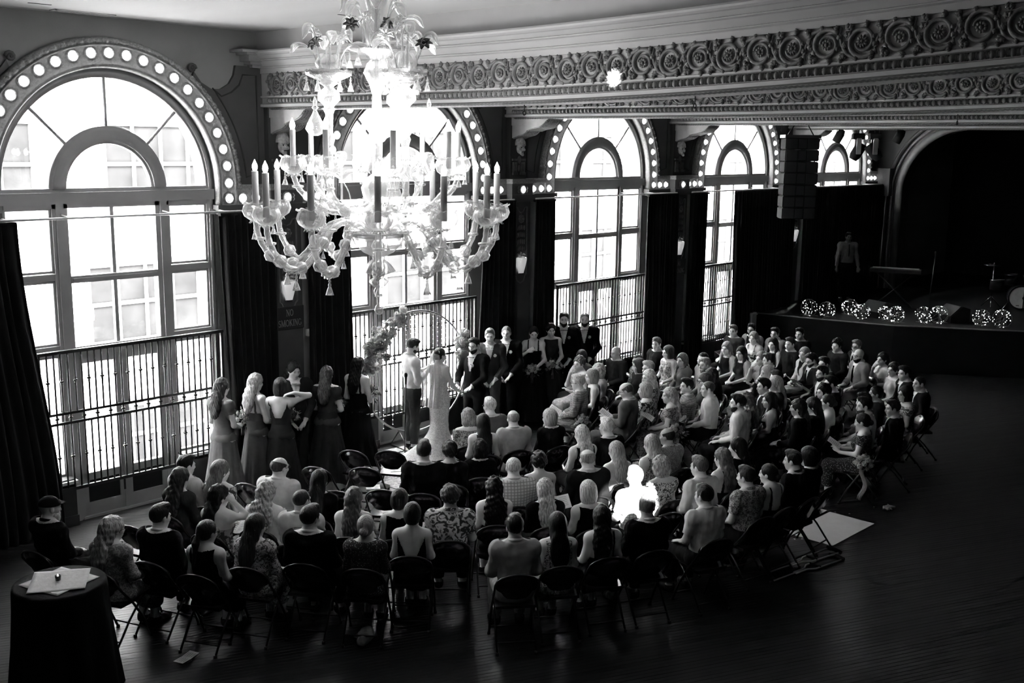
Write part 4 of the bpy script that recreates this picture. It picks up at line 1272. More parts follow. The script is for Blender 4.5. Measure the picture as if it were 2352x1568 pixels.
# ------------------------------------------------------------------ figures: smooth implicit bodies meshed by surface nets
def surface_nets(phi, org, h):
    s = phi < 0
    nx, ny, nz = phi.shape
    c = np.zeros((nx - 1, ny - 1, nz - 1), np.int8)
    for a in (0, 1):
        for b in (0, 1):
            for d in (0, 1):
                c += s[a:nx - 1 + a, b:ny - 1 + b, d:nz - 1 + d]
    I, J, K = np.nonzero((c > 0) & (c < 8))
    idx = np.full(c.shape, -1, np.int32); idx[I, J, K] = np.arange(len(I))
    cor = [(a, b, d) for a in (0, 1) for b in (0, 1) for d in (0, 1)]
    val = np.stack([phi[I + a, J + b, K + d] for a, b, d in cor], 1)
    P = np.zeros((len(I), 3)); cnt = np.zeros(len(I))
    for p in range(8):
        for q in range(p + 1, 8):
            if sum(abs(x - y) for x, y in zip(cor[p], cor[q])) != 1: continue
            a, b = val[:, p], val[:, q]; m = (a < 0) != (b < 0)
            t = np.where(m, a / np.where(m, a - b, 1), 0)
            cp, cq = np.array(cor[p], float), np.array(cor[q], float)
            P += np.where(m[:, None], cp + t[:, None] * (cq - cp), 0); cnt += m
    V = np.asarray(org) + h * (np.stack([I, J, K], 1) + P / cnt[:, None])
    F = []
    for ax in range(3):
        sl0 = [slice(None)] * 3; sl1 = [slice(None)] * 3; sl0[ax] = slice(0, -1); sl1[ax] = slice(1, None)
        A, B = s[tuple(sl0)], s[tuple(sl1)]
        E = np.argwhere(A != B); u, w = (ax + 1) % 3, (ax + 2) % 3
        E = E[(E[:, u] > 0) & (E[:, w] > 0) & (E[:, u] < phi.shape[u] - 1) & (E[:, w] < phi.shape[w] - 1)]
        inside = A[tuple(E.T)]
        def cell(du, dw):
            e = E.copy(); e[:, u] -= du; e[:, w] -= dw; return idx[tuple(e.T)]
        q = np.stack([cell(1, 1), cell(0, 1), cell(0, 0), cell(1, 0)], 1)
        q[~inside] = q[~inside][:, ::-1]
        F.append(q)
    F = np.concatenate(F); F = F[(F >= 0).all(1)]
    return V, F
def Cap(a, b, ra, rb, lab, k=.04): return dict(t='c', a=np.array(a, float), b=np.array(b, float), ra=ra, rb=rb, lab=lab, k=k)
def Ell(c, r, lab, k=.05, R=None, sub=False): return dict(t='e', c=np.array(c, float), r=np.array(r, float), lab=lab, k=k, R=R, sub=sub)
def pdist(p, X):
    if p['t'] == 'c':
        ab = p['b'] - p['a']; t = np.clip(((X - p['a']) @ ab) / max(1e-9, ab @ ab), 0, 1)
        return np.linalg.norm(X - (p['a'] + t[..., None] * ab), axis=-1) - (p['ra'] + (p['rb'] - p['ra']) * t)
    Y = X - p['c']
    if p['R'] is not None: Y = Y @ p['R']
    k0 = np.linalg.norm(Y / p['r'], axis=-1); k1 = np.linalg.norm(Y / p['r'] ** 2, axis=-1)
    return k0 * (k0 - 1) / np.maximum(k1, 1e-6)
def pbox(p):
    if p['t'] == 'c':
        r = max(p['ra'], p['rb']); return np.minimum(p['a'], p['b']) - r, np.maximum(p['a'], p['b']) + r
    r = p['r'].max() if p['R'] is not None else p['r']
    return p['c'] - r, p['c'] + r
def field(prims, h, pad=.03, clip=None):
    lo = np.min([pbox(p)[0] for p in prims if not p.get('sub')], 0) - pad; hi = np.max([pbox(p)[1] for p in prims if not p.get('sub')], 0) + pad
    n = np.ceil((hi - lo) / h).astype(int) + 1
    ax = [lo[i] + h * np.arange(n[i]) for i in range(3)]
    phi = np.full(n, .5, np.float64)
    for p in prims:
        a, b = pbox(p); m = p['k'] + 3 * h
        i0 = np.maximum(0, np.floor((a - m - lo) / h).astype(int)); i1 = np.minimum(n, np.ceil((b + m - lo) / h).astype(int) + 1)
        if (i1 <= i0).any(): continue
        sl = tuple(slice(x, y) for x, y in zip(i0, i1))
        X = np.stack(np.meshgrid(*[ax[i][sl[i]] for i in range(3)], indexing='ij'), -1)
        d = pdist(p, X); q = phi[sl]; k = p['k']
        if p.get('sub'):
            hh = np.maximum(k - np.abs(q + d), 0) / k; phi[sl] = np.maximum(q, -d) + hh * hh * k * .25
        else:
            hh = np.maximum(k - np.abs(q - d), 0) / k; phi[sl] = np.minimum(q, d) - hh * hh * k * .25
    if clip is not None:
        X = np.stack(np.meshgrid(*ax, indexing='ij'), -1); phi = np.maximum(phi, clip(X))
    return phi, lo
def vnormals(V, F):
    n = np.cross(V[F[:, 2]] - V[F[:, 0]], V[F[:, 3]] - V[F[:, 1]]); N = np.zeros_like(V)
    for j in range(4): np.add.at(N, F[:, j], n)
    return N / (np.linalg.norm(N, axis=1)[:, None] + 1e-12)
def relax(V, F, it, lam=.5):
    for _ in range(it):
        S = np.zeros_like(V); c = np.zeros(len(V))
        for j in range(4):
            a, b = F[:, j], F[:, (j + 1) % 4]
            np.add.at(S, a, V[b]); np.add.at(S, b, V[a]); np.add.at(c, a, 1); np.add.at(c, b, 1)
        V = V + lam * (S / np.maximum(c, 1)[:, None] - V)
    return V
def np_mesh(name, V, F, tone=None):
    me = bpy.data.meshes.new(name)
    me.vertices.add(len(V)); me.vertices.foreach_set('co', np.asarray(V, np.float32).ravel())
    me.loops.add(F.size); me.loops.foreach_set('vertex_index', F.astype(np.int32).ravel())
    me.polygons.add(len(F)); me.polygons.foreach_set('loop_start', np.arange(0, F.size, F.shape[1], dtype=np.int32))
    me.polygons.foreach_set('use_smooth', np.ones(len(F), bool))
    me.update(calc_edges=True)
    if tone is not None:
        at = me.attributes.new('tone', 'FLOAT', 'POINT'); at.data.foreach_set('value', np.asarray(tone, np.float32))
    return me
def rotm(yaw, pitch=0.0, roll=0.0):
    return np.array(Matrix.Rotation(yaw, 3, 'Z') @ Matrix.Rotation(pitch, 3, 'X') @ Matrix.Rotation(roll, 3, 'Y'))

HEADP = [('e', (0, -.012, .030), (.075, .096, .085), .03), ('e', (0, .022, -.035), (.060, .072, .078), .03), ('e', (0, .058, -.092), (.026, .022, .020), .025),
         ('c', (0, .090, .012), (0, .104, -.030), .009, .0145, .012), ('c', (-.036, .082, .022), (.036, .082, .022), .012, .012, .015),
         ('e', (-.042, .054, -.024), (.026, .028, .022), .02), ('e', (.042, .054, -.024), (.026, .028, .022), .02),
         ('c', (-.02, .084, -.066), (.02, .084, -.066), .008, .008, .010),
         ('e', (-.076, -.008, -.008), (.010, .020, .032), .006), ('e', (.076, -.008, -.008), (.010, .020, .032), .006),
         ('s', (-.033, .101, .002), (.016, .014, .010), .008), ('s', (.033, .101, .002), (.016, .014, .010), .008)]
def head_prims(hc, Rh):
    out = []
    for q in HEADP:
        if q[0] == 'c': out.append(Cap(hc + Rh @ np.array(q[1]), hc + Rh @ np.array(q[2]), q[3], q[4], 'head', q[5]))
        else: out.append(Ell(hc + Rh @ np.array(q[1]), q[2], 'head', q[3], R=Rh, sub=(q[0] == 's')))
    return out
def hand_prims(wr, tip, up, lab, curl=.5, side=1):
    wr, tip, up = (np.array(v, float) for v in (wr, tip, up))
    d = tip - wr; L = np.linalg.norm(d); d /= L
    s = np.cross(d, up); s /= np.linalg.norm(s) + 1e-9; up = np.cross(s, d)
    pc = wr + d * .05
    R = np.stack([s, d, up], 1)
    out = [Ell(pc, (.040, .052, .017), lab, .02, R=R)]
    for i, (o, l) in enumerate(((-.029, .068), (-.010, .078), (.010, .073), (.028, .056))):
        b = wr + d * .088 + s * o; m = b + d * l * .5 - up * curl * .012; e = m + (d * (1 - curl * .9) - up * curl) * l * .55
        out += [Cap(b, m, .0095, .009, lab, .008), Cap(m, e, .009, .0075, lab, .006)]
    b = wr + d * .03 - s * side * .034; m = b + d * .035 - s * side * .018 - up * .006; e = m + d * .032 + s * side * .004 - up * .006
    out += [Cap(b, m, .012, .010, lab, .012), Cap(m, e, .010, .008, lab, .006)]
    return out
def body_prims(J, sex):
    w = sex == 'w'
    P = []
    P.append(Ell(J['pel'], (.172, .130, .115) if w else (.165, .125, .115), 'pelvis', .06))
    P.append(Ell(J['waist'], (.128, .098, .14) if w else (.152, .112, .15), 'torso', .07))
    P.append(Ell(J['chest'], (.142, .105, .17) if w else (.168, .122, .19), 'torso', .07))
    P.append(Cap(J['shL'], J['shR'], .052 if w else .062, .052 if w else .062, 'torso', .08))
    for s in 'LR':
        P.append(Cap(J['nb'], J['sh' + s] + np.array([0, 0, .012]), .045, .042, 'torso', .06))
        P.append(Cap(J['sh' + s], J['el' + s], .044 if w else .048, .036 if w else .041, 'uarm' + s, .05))
        P.append(Cap(J['el' + s], J['wr' + s], .036 if w else .040, .025 if w else .028, 'farm' + s, .03))
        P += hand_prims(J['wr' + s], J['hd' + s], J.get('hup' + s, (0, 0, 1)), 'hand' + s, J.get('curl' + s, .5), 1 if s == 'L' else -1)
        P.append(Cap(J['hip' + s], J['kn' + s], .085, .058, 'thigh' + s, .06))
        P.append(Cap(J['kn' + s], J['an' + s], .058, .040, 'shin' + s, .03))
        P.append(Ell((J['kn' + s] * .62 + J['an' + s] * .38) + np.array([0, -.018, 0]), (.05, .055, .11), 'shin' + s, .04))
        P.append(Cap(J['an' + s] + np.array([0, -.02, -.04]), J['toe' + s], .035, .030, 'foot' + s, .03))
        if w: P.append(Ell(J['chest'] + np.array([(-.065 if s == 'L' else .065), .085, -.02]), (.062, .055, .062), 'torso', .05))
    P.append(Cap(J['nb'], J['hc'] + J['Rh'] @ np.array([0, -.02, -.05]), .050 if w else .058, .048 if w else .056, 'neck', .045))
    P += head_prims(J['hc'], J['Rh'])
    return P
def wrinkle(V, amp=.0042, seed=3):
    r = np.random.default_rng(seed); o = np.zeros(len(V))
    for _ in range(6):
        k = r.normal(size=3) * 32 * np.array([1, 1, .55]); o += np.sin(V @ k + 2.2 * np.sin(V @ (r.normal(size=3) * 11)) + r.uniform(0, 6))
    return o * amp / 3
class Proto:
    def __init__(self, J, sex, h=.0085):
        self.J, self.sex = J, sex
        self.P = body_prims(J, sex)
        phi, lo = field(self.P, h)
        V, F = surface_nets(phi, lo, h); V = relax(V, F, 1, .35)
        self.V, self.F = V, F; self.N = vnormals(V, F)
        D = np.stack([pdist(p, V) for p in self.P if not p.get('sub')], 1)
        labs = np.array([p['lab'] for p in self.P if not p.get('sub')])
        self.lab = labs[D.argmin(1)]
        L = (V - J['hc']) @ J['Rh']; self.hl = L
        tone = np.ones(len(V)); f = L[:, 1] > .04
        def spot(c, r, v):
            d = np.linalg.norm((L - np.array(c)) / np.array(r), axis=1); k = np.clip(1.6 - d * 1.3, 0, 1) * f
            tone[:] = tone * (1 - k) + v * k
        for s in (-1, 1):
            spot((s * .034, .09, .026), (.026, .03, .0085), .38); spot((s * .033, .085, .003), (.019, .03, .009), .30)
        spot((0, .09, -.066), (.027, .03, .010), .62)
        self.tone = tone; self.G = {}
        self.mesh = np_mesh('body', V, F, tone)
    def garment(self, key, sel, off, it=3, name='garment', tweak=None):
        if key in self.G: return self.G[key]
        ok = sel[self.F].all(1); F = self.F[ok]
        u, inv = np.unique(F, return_inverse=True); F2 = inv.reshape(F.shape)
        o = off[u] if isinstance(off, np.ndarray) else off
        V = self.V[u] + self.N[u] * (np.asarray(o)[:, None] if np.ndim(o) else o)
        V = relax(V, F2, it, .5)
        V = V + self.N[u] * (.004 + wrinkle(V))[:, None]
        if tweak is not None: V = tweak(V)
        self.G[key] = np_mesh(name, V, F2)
        return self.G[key]
    def isl(self, *names): return np.isin(self.lab, names)
    def tpar(self, s, seg):
        a, b = {'u': ('sh', 'el'), 'f': ('el', 'wr'), 's': ('kn', 'an'), 't': ('hip', 'kn')}[seg]
        A, B = self.J[a + s], self.J[b + s]; ab = B - A
        return ((self.V - A) @ ab) / (ab @ ab)
    def top(self, kind):
        J = self.J; V = self.V; zn = J['nb'][2]
        body = self.isl('torso', 'pelvis') & (V[:, 2] > J['pel'][2] - .06)
        neckcut = V[:, 2] < zn + .028 - .10 * np.clip(V[:, 1] - J['nb'][1], 0, .2)
        neck = self.isl('neck') & (V[:, 2] < zn + .03)
        L = lambda u, f: (self.isl('uarmL') & (self.tpar('L', 'u') < u)) | (self.isl('uarmR') & (self.tpar('R', 'u') < u)) | (self.isl('farmL') & (self.tpar('L', 'f') < f)) | (self.isl('farmR') & (self.tpar('R', 'f') < f))
        x, y = V[:, 0], V[:, 1] - J['nb'][1]
        if kind == 'jacket':
            zv = zn - .25; hw = .062 * np.clip((V[:, 2] - zv) / (zn - zv + .02), 0, 1.2)
            vee = (y > .03) & (np.abs(x) < hw) & (V[:, 2] > zv)
            low = self.isl('thighL', 'thighR') & (V[:, 2] > J['pel'][2] - .02) & (y < .10)
            return self.garment(kind, (((body | neck) & neckcut) | L(2, .93) | low) & ~vee, .016, 4, 'jacket')
        if kind == 'shirt': return self.garment(kind, ((body | neck) & neckcut) | L(2, .95), .011, 3, 'shirt')
        if kind == 'tee': return self.garment(kind, ((body | neck) & neckcut) | L(.72, -1), .013, 3, 'short_sleeve_shirt')
        if kind == 'blouse': return self.garment(kind, ((body | neck) & (V[:, 2] < zn - .0 - .25 * np.clip(y, 0, .3))) | L(.5, -1), .011, 3, 'blouse')
        if kind == 'sleeveless': return self.garment(kind, (body & (V[:, 2] < zn + .01 - .3 * np.clip(y, 0, .3)) & (np.abs(x) < .135)) | (body & (V[:, 2] < zn - .12)), .008, 2, 'sleeveless_top')
        if kind == 'strap':
            back = y < .03
            lowline = np.where(back, zn - .24 - .0 * np.abs(x), zn - .155)
            strap = (np.abs(np.abs(x) - .088) < .017) & (V[:, 2] < zn + .02)
            return self.garment(kind, body & ((V[:, 2] < lowline) | strap), .007, 1, 'strap_dress_bodice')
        if kind == 'veeback':
            lim = zn - .30 + 2.4 * np.clip(np.abs(x) - .02, 0, 1)
            return self.garment(kind, body & (V[:, 2] < lim) & (np.abs(x) < .145) | (body & (V[:, 2] < zn - .26)), .007, 1, 'vee_back_bodice')
        if kind == 'strapless': return self.garment(kind, body & (V[:, 2] < zn - .17), .008, 2, 'strapless_bodice')
    def legs(self, kind):
        if kind == 'trousers':
            s = self.isl('pelvis', 'thighL', 'thighR') & (self.V[:, 2] < self.J['pel'][2] + .09) | (self.isl('shinL') & (self.tpar('L', 's') < .93)) | (self.isl('shinR') & (self.tpar('R', 's') < .93))
            return self.garment(kind, s, .015, 2, 'trousers')
        if kind == 'shoes':
            s = self.isl('footL', 'footR') | ((self.isl('shinL') | self.isl('shinR')) & (self.V[:, 2] < .10))
            return self.garment(kind, s, .010, 1, 'shoes')
        if kind == 'skirt':
            if 'skirt' in self.G: return self.G['skirt']
            J = self.J; P = [Ell(J['pel'], (.185, .14, .115), 's', .06), Ell(J['waist'] - np.array([0, 0, .05]), (.14, .11, .10), 's', .06)]
            m = (J['knL'] + J['knR']) / 2
            for s in 'LR': P += [Cap(J['hip' + s], J['kn' + s] + np.array([0, .0, 0]), .100, .070, 's', .07), Cap(J['kn' + s], J['kn' + s] * .40 + J['an' + s] * .60, .070, .072, 's', .06)]
            P += [Cap((J['hipL'] + J['hipR']) / 2, m, .09, .06, 's', .08), Cap(m, m * .4 + (J['anL'] + J['anR']) / 2 * .6, .06, .066, 's', .08)]
            phi, lo = field(P, .016); V, F = surface_nets(phi, lo, .016); V = relax(V, F, 1)
            V[:, 1] += .006 * np.sin(V[:, 0] * 60) * (V[:, 2] < J['pel'][2] - .05)
            self.G['skirt'] = np_mesh('skirt', V, F); return self.G['skirt']
def A3(*v): return np.array(v, float)
def seated(sex, yaw=0.0, pitch=-.06, arms='clasp', lean=0.0):
    k = 1.0 if sex == 'm' else .955
    J = dict(pel=A3(0, .0, .555), waist=A3(0, -.02 + lean * .3, .72), chest=A3(0, -.035 + lean * .7, .905), nb=A3(0, -.05 + lean, 1.055), hc=A3(0, -.005 + lean * 1.25, 1.205))
    sw = .166 if sex == 'm' else .145
    for s, g in (('L', -1), ('R', 1)):
        J['sh' + s] = A3(g * sw, -.045 + lean, 1.0); J['hip' + s] = A3(g * .088, .02, .535)
        J['kn' + s] = A3(g * (.125 if sex == 'm' else .075), .43, .50); J['an' + s] = A3(g * (.125 if sex == 'm' else .07), .41, .10); J['toe' + s] = A3(g * (.15 if sex == 'm' else .08), .57, .035)
        if arms == 'clasp': J['el' + s] = A3(g * (sw + .055), .01 + lean * .5, .755); J['wr' + s] = A3(g * .075, .235, .665); J['hd' + s] = A3(g * .01, .30, .655)
        elif arms == 'thigh': J['el' + s] = A3(g * (sw + .06), .0 + lean * .5, .75); J['wr' + s] = A3(g * .13, .22, .655); J['hd' + s] = A3(g * .125, .33, .635)
        else: J['el' + s] = A3(g * (sw + .055), .03, .76); J['wr' + s] = A3(g * .10, .27, .74); J['hd' + s] = A3(g * .05, .35, .80)
        J['curl' + s] = .45
    if arms == 'face': J['elR'] = A3(.17, .16, .80); J['wrR'] = A3(.09, .15, 1.04); J['hdR'] = A3(.055, .10, 1.15); J['hupR'] = (0, 1, 0)
    if arms == 'hair': J['elR'] = A3(.25, .16, .95); J['wrR'] = A3(.13, .08, 1.13); J['hdR'] = A3(.08, .02, 1.22); J['hupR'] = (1, 0, 0)
    if arms == 'around': J['elL'] = A3(-.40, .05, .98); J['wrL'] = A3(-.56, .02, .83); J['hdL'] = A3(-.58, .10, .80)
    J['Rh'] = rotm(yaw, pitch)
    for q in list(J):
        if q not in ('Rh',) and not q.startswith(('curl', 'hup')): J[q] = J[q] * k
    return Proto(J, sex)
def standing(sex, yaw=0.0, pitch=-.08, arms='clasp', H=None):
    k = 1.0 if sex == 'm' else .95
    J = dict(pel=A3(0, 0, .955), waist=A3(0, .005, 1.12), chest=A3(0, -.005, 1.33), nb=A3(0, -.03, 1.525), hc=A3(0, .012, 1.683))
    sw = .185 if sex == 'm' else .155
    for s, g in (('L', -1), ('R', 1)):
        J['sh' + s] = A3(g * sw, -.025, 1.465); J['hip' + s] = A3(g * .09, .0, .925); J['kn' + s] = A3(g * .10, .02, .50); J['an' + s] = A3(g * .105, -.02, .10); J['toe' + s] = A3(g * .13, .15, .035)
        J['el' + s] = A3(g * (sw + .065), .0, 1.165); J['curl' + s] = .5
        if arms in ('clasp',): J['wr' + s] = A3(g * .10, .19, .98); J['hd' + s] = A3(g * .02, .22, .90)
        elif arms in ('bouquet', 'raised', 'heart'): J['wr' + s] = A3(g * .07, .25, 1.06); J['hd' + s] = A3(g * .01, .30, 1.08)
        elif arms == 'book': J['wr' + s] = A3(g * .09, .22, 1.28); J['hd' + s] = A3(g * .04, .29, 1.33)
        elif arms == 'hold': J['el' + s] = A3(g * (sw + .06), .09, 1.18); J['wr' + s] = A3(g * .13, .31, 1.06); J['hd' + s] = A3(g * .11, .38, 1.04)
        elif arms == 'side': J['wr' + s] = A3(g * (sw + .09), .08, .92); J['hd' + s] = A3(g * (sw + .08), .11, .82)
    if arms == 'raised': J['elR'] = A3(.40, .10, 1.56); J['wrR'] = A3(.22, -.05, 1.62); J['hdR'] = A3(.10, -.12, 1.60)
    if arms == 'heart': J['elR'] = A3(.27, .12, 1.22); J['wrR'] = A3(.10, .19, 1.36); J['hdR'] = A3(.0, .165, 1.42); J['hupR'] = (0, 1, .3)
    J['Rh'] = rotm(yaw, pitch)
    for q in list(J):
        if q not in ('Rh',) and not q.startswith(('curl', 'hup')): J[q] = J[q] * k
    return Proto(J, sex)

# ---- hair: shared meshes in the head's own frame
def strand(V, amp, f=70, seed=0):
    r = np.random.default_rng(seed); o = np.zeros(len(V))
    for _ in range(5):
        k = r.normal(size=3) * f * np.array([1, 1, .25]); o += np.sin(V @ k + r.uniform(0, 6))
    return o * amp / 5
def curl_noise(V, amp, f=120, seed=0):
    r = np.random.default_rng(seed); o = np.zeros(len(V))
    for _ in range(6): o += np.sin(V @ (r.normal(size=3) * f) + r.uniform(0, 6))
    return o * amp / 4
HAIR = {}
def hair(style):
    if style in HAIR: return HAIR[style]
    cr = lambda e, up=0.0: Ell((0, -.014, .030 + up), (.075 + e, .096 + e, .085 + e + up), 'h', .03)
    face = lambda y=.118, z=-.030, r=(.074, .078, .116): Ell((0, y, z), r, 'h', .015, sub=True)
    HY = ([-.13, -.09, -.05, -.030, -.012, .012, .022, .036, .046, .060, .076, .11], [-.088, -.085, -.072, -.03, .022, .022, -.022, -.028, .030, .058, .080, .092])
    crop = lambda oz=0.0: (lambda X: (np.interp(X[..., 1], *HY) + oz - .10 * np.clip(np.abs(X[..., 0]) - .045, 0, 1) * (X[..., 1] > .05) - X[..., 2]) * .7)
    plane = lambda oz: (lambda X: -(-.687 * (X[..., 1] - .09) + .727 * (X[..., 2] - .088 - oz)))
    amp, curl, clip, h = .003, 0, None, .0075
    if style == 'short': P, clip, amp = [cr(.010, .006), Ell((.012, .045, .108), (.058, .05, .024), 'h', .03), face(.124)], crop(), .0065
    elif style == 'buzz': P, clip, amp = [cr(.0055), face(.124)], crop(.004), .001
    elif style == 'quiff': P, clip = [cr(.010, .008), Ell((0, .05, .115), (.055, .05, .03), 'h', .03), face(.124)], crop()
    elif style == 'fringe': P = [cr(.016, .006), Ell((0, -.03, -.05), (.094, .085, .12), 'h', .04), Ell((0, .105, -.045), (.068, .072, .088), 'h', .012, sub=True)]; clip = lambda X: -(X[..., 2] + .15)
    elif style == 'curlyshort': P, clip, curl, amp = [cr(.020, .008), face(.124)], crop(-.01), .010, 0
    elif style == 'pixie': P, clip = [cr(.016, .008), Ell((0, -.05, -.02), (.078, .06, .07), 'h', .03), face()], None
    elif style == 'bob': P = [cr(.017, .006), Ell((0, -.03, -.05), (.096, .085, .105), 'h', .04), face()]; clip = lambda X: -(X[..., 2] + .135)
    elif style == 'curlybob': P, curl = [cr(.022, .008), Ell((0, -.03, -.045), (.105, .09, .10), 'h', .04), face()], .009
    elif style in ('long', 'wavy', 'curly'):
        P = [cr(.016, .006), Ell((0, -.065, -.07), (.092, .062, .12), 'h', .05), Ell((0, -.122, -.20), (.10, .042, .15), 'h', .05), Ell((0, -.140, -.30), (.085, .032, .12), 'h', .05), face()]
        if style == 'wavy': curl, amp = .007, .004
        if style == 'curly': P.append(Ell((0, -.13, -.22), (.13, .055, .17), 'h', .05)); P.append(face()); curl, amp = .014, 0
    elif style == 'side': # long hair also falling in front of the shoulders
        P = [cr(.016, .006), Ell((0, -.06, -.07), (.095, .062, .12), 'h', .05), Ell((0, -.12, -.20), (.10, .042, .13), 'h', .05), face()]
        for s in (-1, 1): P += [Cap((s * .082, .0, -.02), (s * .088, .02, -.14), .022, .03, 'h', .03), Cap((s * .088, .02, -.14), (s * .085, .075, -.28), .03, .018, 'h', .03)]
        curl = .003
    elif style == 'bun': P = [cr(.008, .002), Ell((0, -.05, -.02), (.07, .055, .06), 'h', .03), Ell((0, -.115, -.02), (.042, .038, .040), 'h', .012), face()]
    elif style == 'pony': P = [cr(.009, .002), Ell((0, -.045, -.01), (.07, .055, .06), 'h', .03), Cap((0, -.10, .02), (0, -.145, -.08), .026, .034, 'h', .02), Cap((0, -.145, -.08), (0, -.165, -.30), .034, .012, 'h', .02), face()]
    elif style == 'halfup': P = [cr(.015, .008), Ell((0, -.095, .02), (.03, .03, .03), 'h', .02), Ell((0, -.065, -.08), (.09, .06, .12), 'h', .05), Ell((0, -.125, -.22), (.095, .04, .15), 'h', .05), Cap((0, -.12, .0), (0, -.16, -.22), .03, .02, 'h', .02), face()]; curl = .006
    elif style == 'bald_ring':
        P = [cr(.006), face()]; clip = lambda X: np.maximum(-(-.687 * (X[..., 1] - .05) + .727 * (X[..., 2] - .04)), X[..., 2] - .058 + .34 * X[..., 1])
    elif style == 'beard':
        P = [Ell((0, .026, -.055), (.066, .078, .074), 'h', .03), Ell((0, .062, -.10), (.034, .03, .034), 'h', .02)]; clip = lambda X: np.maximum(np.maximum(X[..., 2] + .036 + .55 * np.clip(X[..., 1] - .05, 0, 1), -(X[..., 1] + .012)), -(np.linalg.norm((X - np.array([0, .105, -.052])) / np.array([.03, .03, .012]), axis=-1) - 1) * .01)
        amp = .002
    elif style == 'longbeard':
        P = [Ell((0, .026, -.06), (.068, .080, .076), 'h', .03), Ell((0, .06, -.16), (.06, .04, .11), 'h', .04)]; clip = lambda X: np.maximum(X[..., 2] + .036, -(X[..., 1] + .012)); curl = .005
    elif style == 'cap':
        P = [cr(.012), Ell((0, .10, .045), (.07, .06, .012), 'h', .01)]; clip = lambda X: -(X[..., 2] - .025); amp = 0
    phi, lo = field(P, h, clip=clip); V, F = surface_nets(phi, lo, h); V = relax(V, F, 1, .4)
    N = vnormals(V, F)
    if amp: V = V + N * strand(V, amp, 90)[:, None]
    if curl: V = V + N * curl_noise(V, curl, 75)[:, None]
    HAIR[style] = np_mesh('beard' if 'beard' in style else 'hair', V, F)
    return HAIR[style]
def glasses_mesh():
    m = MB()
    for s in (-1, 1):
        m.tube([(s * .033 + .022 * math.cos(a), .104, .0 + .017 * math.sin(a)) for a in np.linspace(0, 2 * PI, 13)[:-1]], .0026, 5, closed=True)
        m.tube([(s * .055, .102, .004), (s * .078, .05, .006), (s * .079, -.01, .0)], .0025, 5)
    m.tube([(-.011, .106, .004), (.011, .106, .004)], .0026, 5)
    return m.mesh('glasses')
GLASSES = glasses_mesh()
def gown_mesh(zw, rw, rh, rb, folds=13, amp=.05, name='gown_skirt', train=0.0, seed=0):
    """long skirt from waist to floor with folds"""
    r = random.Random(seed); n = 84; nz = 20; V = []
    for j in range(nz + 1):
        f = j / nz; z = zw * (1 - f) + .012
        base = rw + (rh - rw) * min(1, f / .22) if f < .22 else rh + (rb - rh) * ((f - .22) / .78) ** 1.1
        for i in range(n):
            a = 2 * PI * i / n
            k = 1 + amp * f * (math.sin(folds * a + .6 * math.sin(3 * a + seed)) + .4 * math.sin(2.3 * folds * a + seed))
            b = base * k; y = b * math.sin(a) * .80
            if train and f > .55: y -= train * ((f - .55) / .45) ** 2 * max(0, -math.sin(a)) 
            V.append((b * math.cos(a), y, z))
    F = [(j * n + i, (j + 1) * n + i, (j + 1) * n + (i + 1) % n, j * n + (i + 1) % n) for j in range(nz) for i in range(n)]
    m = MB(); m.add(V, F); return m.mesh(name)
# ------------------------------------------------------------------ folding chairs
m_chair = mat('black_enamel', .010, .22, var=.2, spec=.6); m_chair2 = mat('chair_frame_black', .012, .3, var=.2)
def folding_chair():
    t = thing('folding_chair')
    def back(f):  # point up the sloping back line, f metres along from the seat
        return (-.155 - .28 * f, .44 + .96 * f)
    m = MB()
    L = [(-.215, .215, .012), (-.215, .12, .22), (-.215, -.02, .44), (-.215, -.155, .60)]
    for i in range(9):
        a = PI - PI * i / 8
        L.append((.215 * math.cos(a), -.225 - .035 * math.sin(a), .70 + .115 * math.sin(a)))
    L += [(-x, y, z) for x, y, z in L[3::-1]]
    m.tube(L, .0125, 7); m.build('frame', m_chair2, t)
    for s in (-1, 1):
        m = MB(); m.tube([(s * .19, -.26, .012), (s * .19, -.05, .27), (s * .19, .13, .44)], .0115, 7); m.build('leg', m_chair2, t)
    for y, z, w in ((.175, .10, .21), (-.20, .10, .185)):
        m = MB(); m.tube([(-w, y, z), (w, y, z)], .009, 6); m.build('crossbar', m_chair2, t)
    # seat pan with rounded front
    P = [(-.20, -.17), (.20, -.17), (.205, .10), (.18, .19), (.10, .225), (-.10, .225), (-.18, .19), (-.205, .10)]
    m = MB(); m.prism(P, .435, .465, 'z'); m.build('seat', m_chair, t, smooth=False)
    # shield shaped back plate: arched top, narrow waist
    out = []
    for i in range(13):
        a = PI * i / 12; out.append((.207 * math.cos(a), .70 + .118 * math.sin(a)))
    out += [(-.205, .655), (-.185, .632), (-.15, .612), (-.125, .575), (-.09, .545), (0, .535), (.09, .545), (.125, .575), (.15, .612), (.185, .632), (.205, .655)]
    n = len(out); V = []
    for k, d in ((0, 0.0), (1, .016)):
        for x, z in out: V.append((x, -.155 - .28 * (z - .60) - .035 * (1 - (x / .21) ** 2) - d, z))
    c0 = len(V); V.append((0, -.155 - .28 * .08 - .035, .68)); V.append((0, -.155 - .28 * .08 - .053, .68))
    F = []
    for i in range(n):
        j = (i + 1) % n; F += [(c0, i, j), (c0 + 1, n + j, n + i), (i, n + i, n + j, j)]
    m = MB(); m.add(V, F); m.build('backrest', m_chair, t)
    for s in (-1, 1):
        for y in (.215, -.26):
            m = MB(); m.lathe([(.0, 0), (.019, 0), (.017, .03), (.0, .03)], 8, (s * (.215 if y > 0 else .19), y, 0)); m.build('foot_cap', m_chair2, t)
    return t
CHAIR0 = folding_chair(); CHAIR_USED = [False]
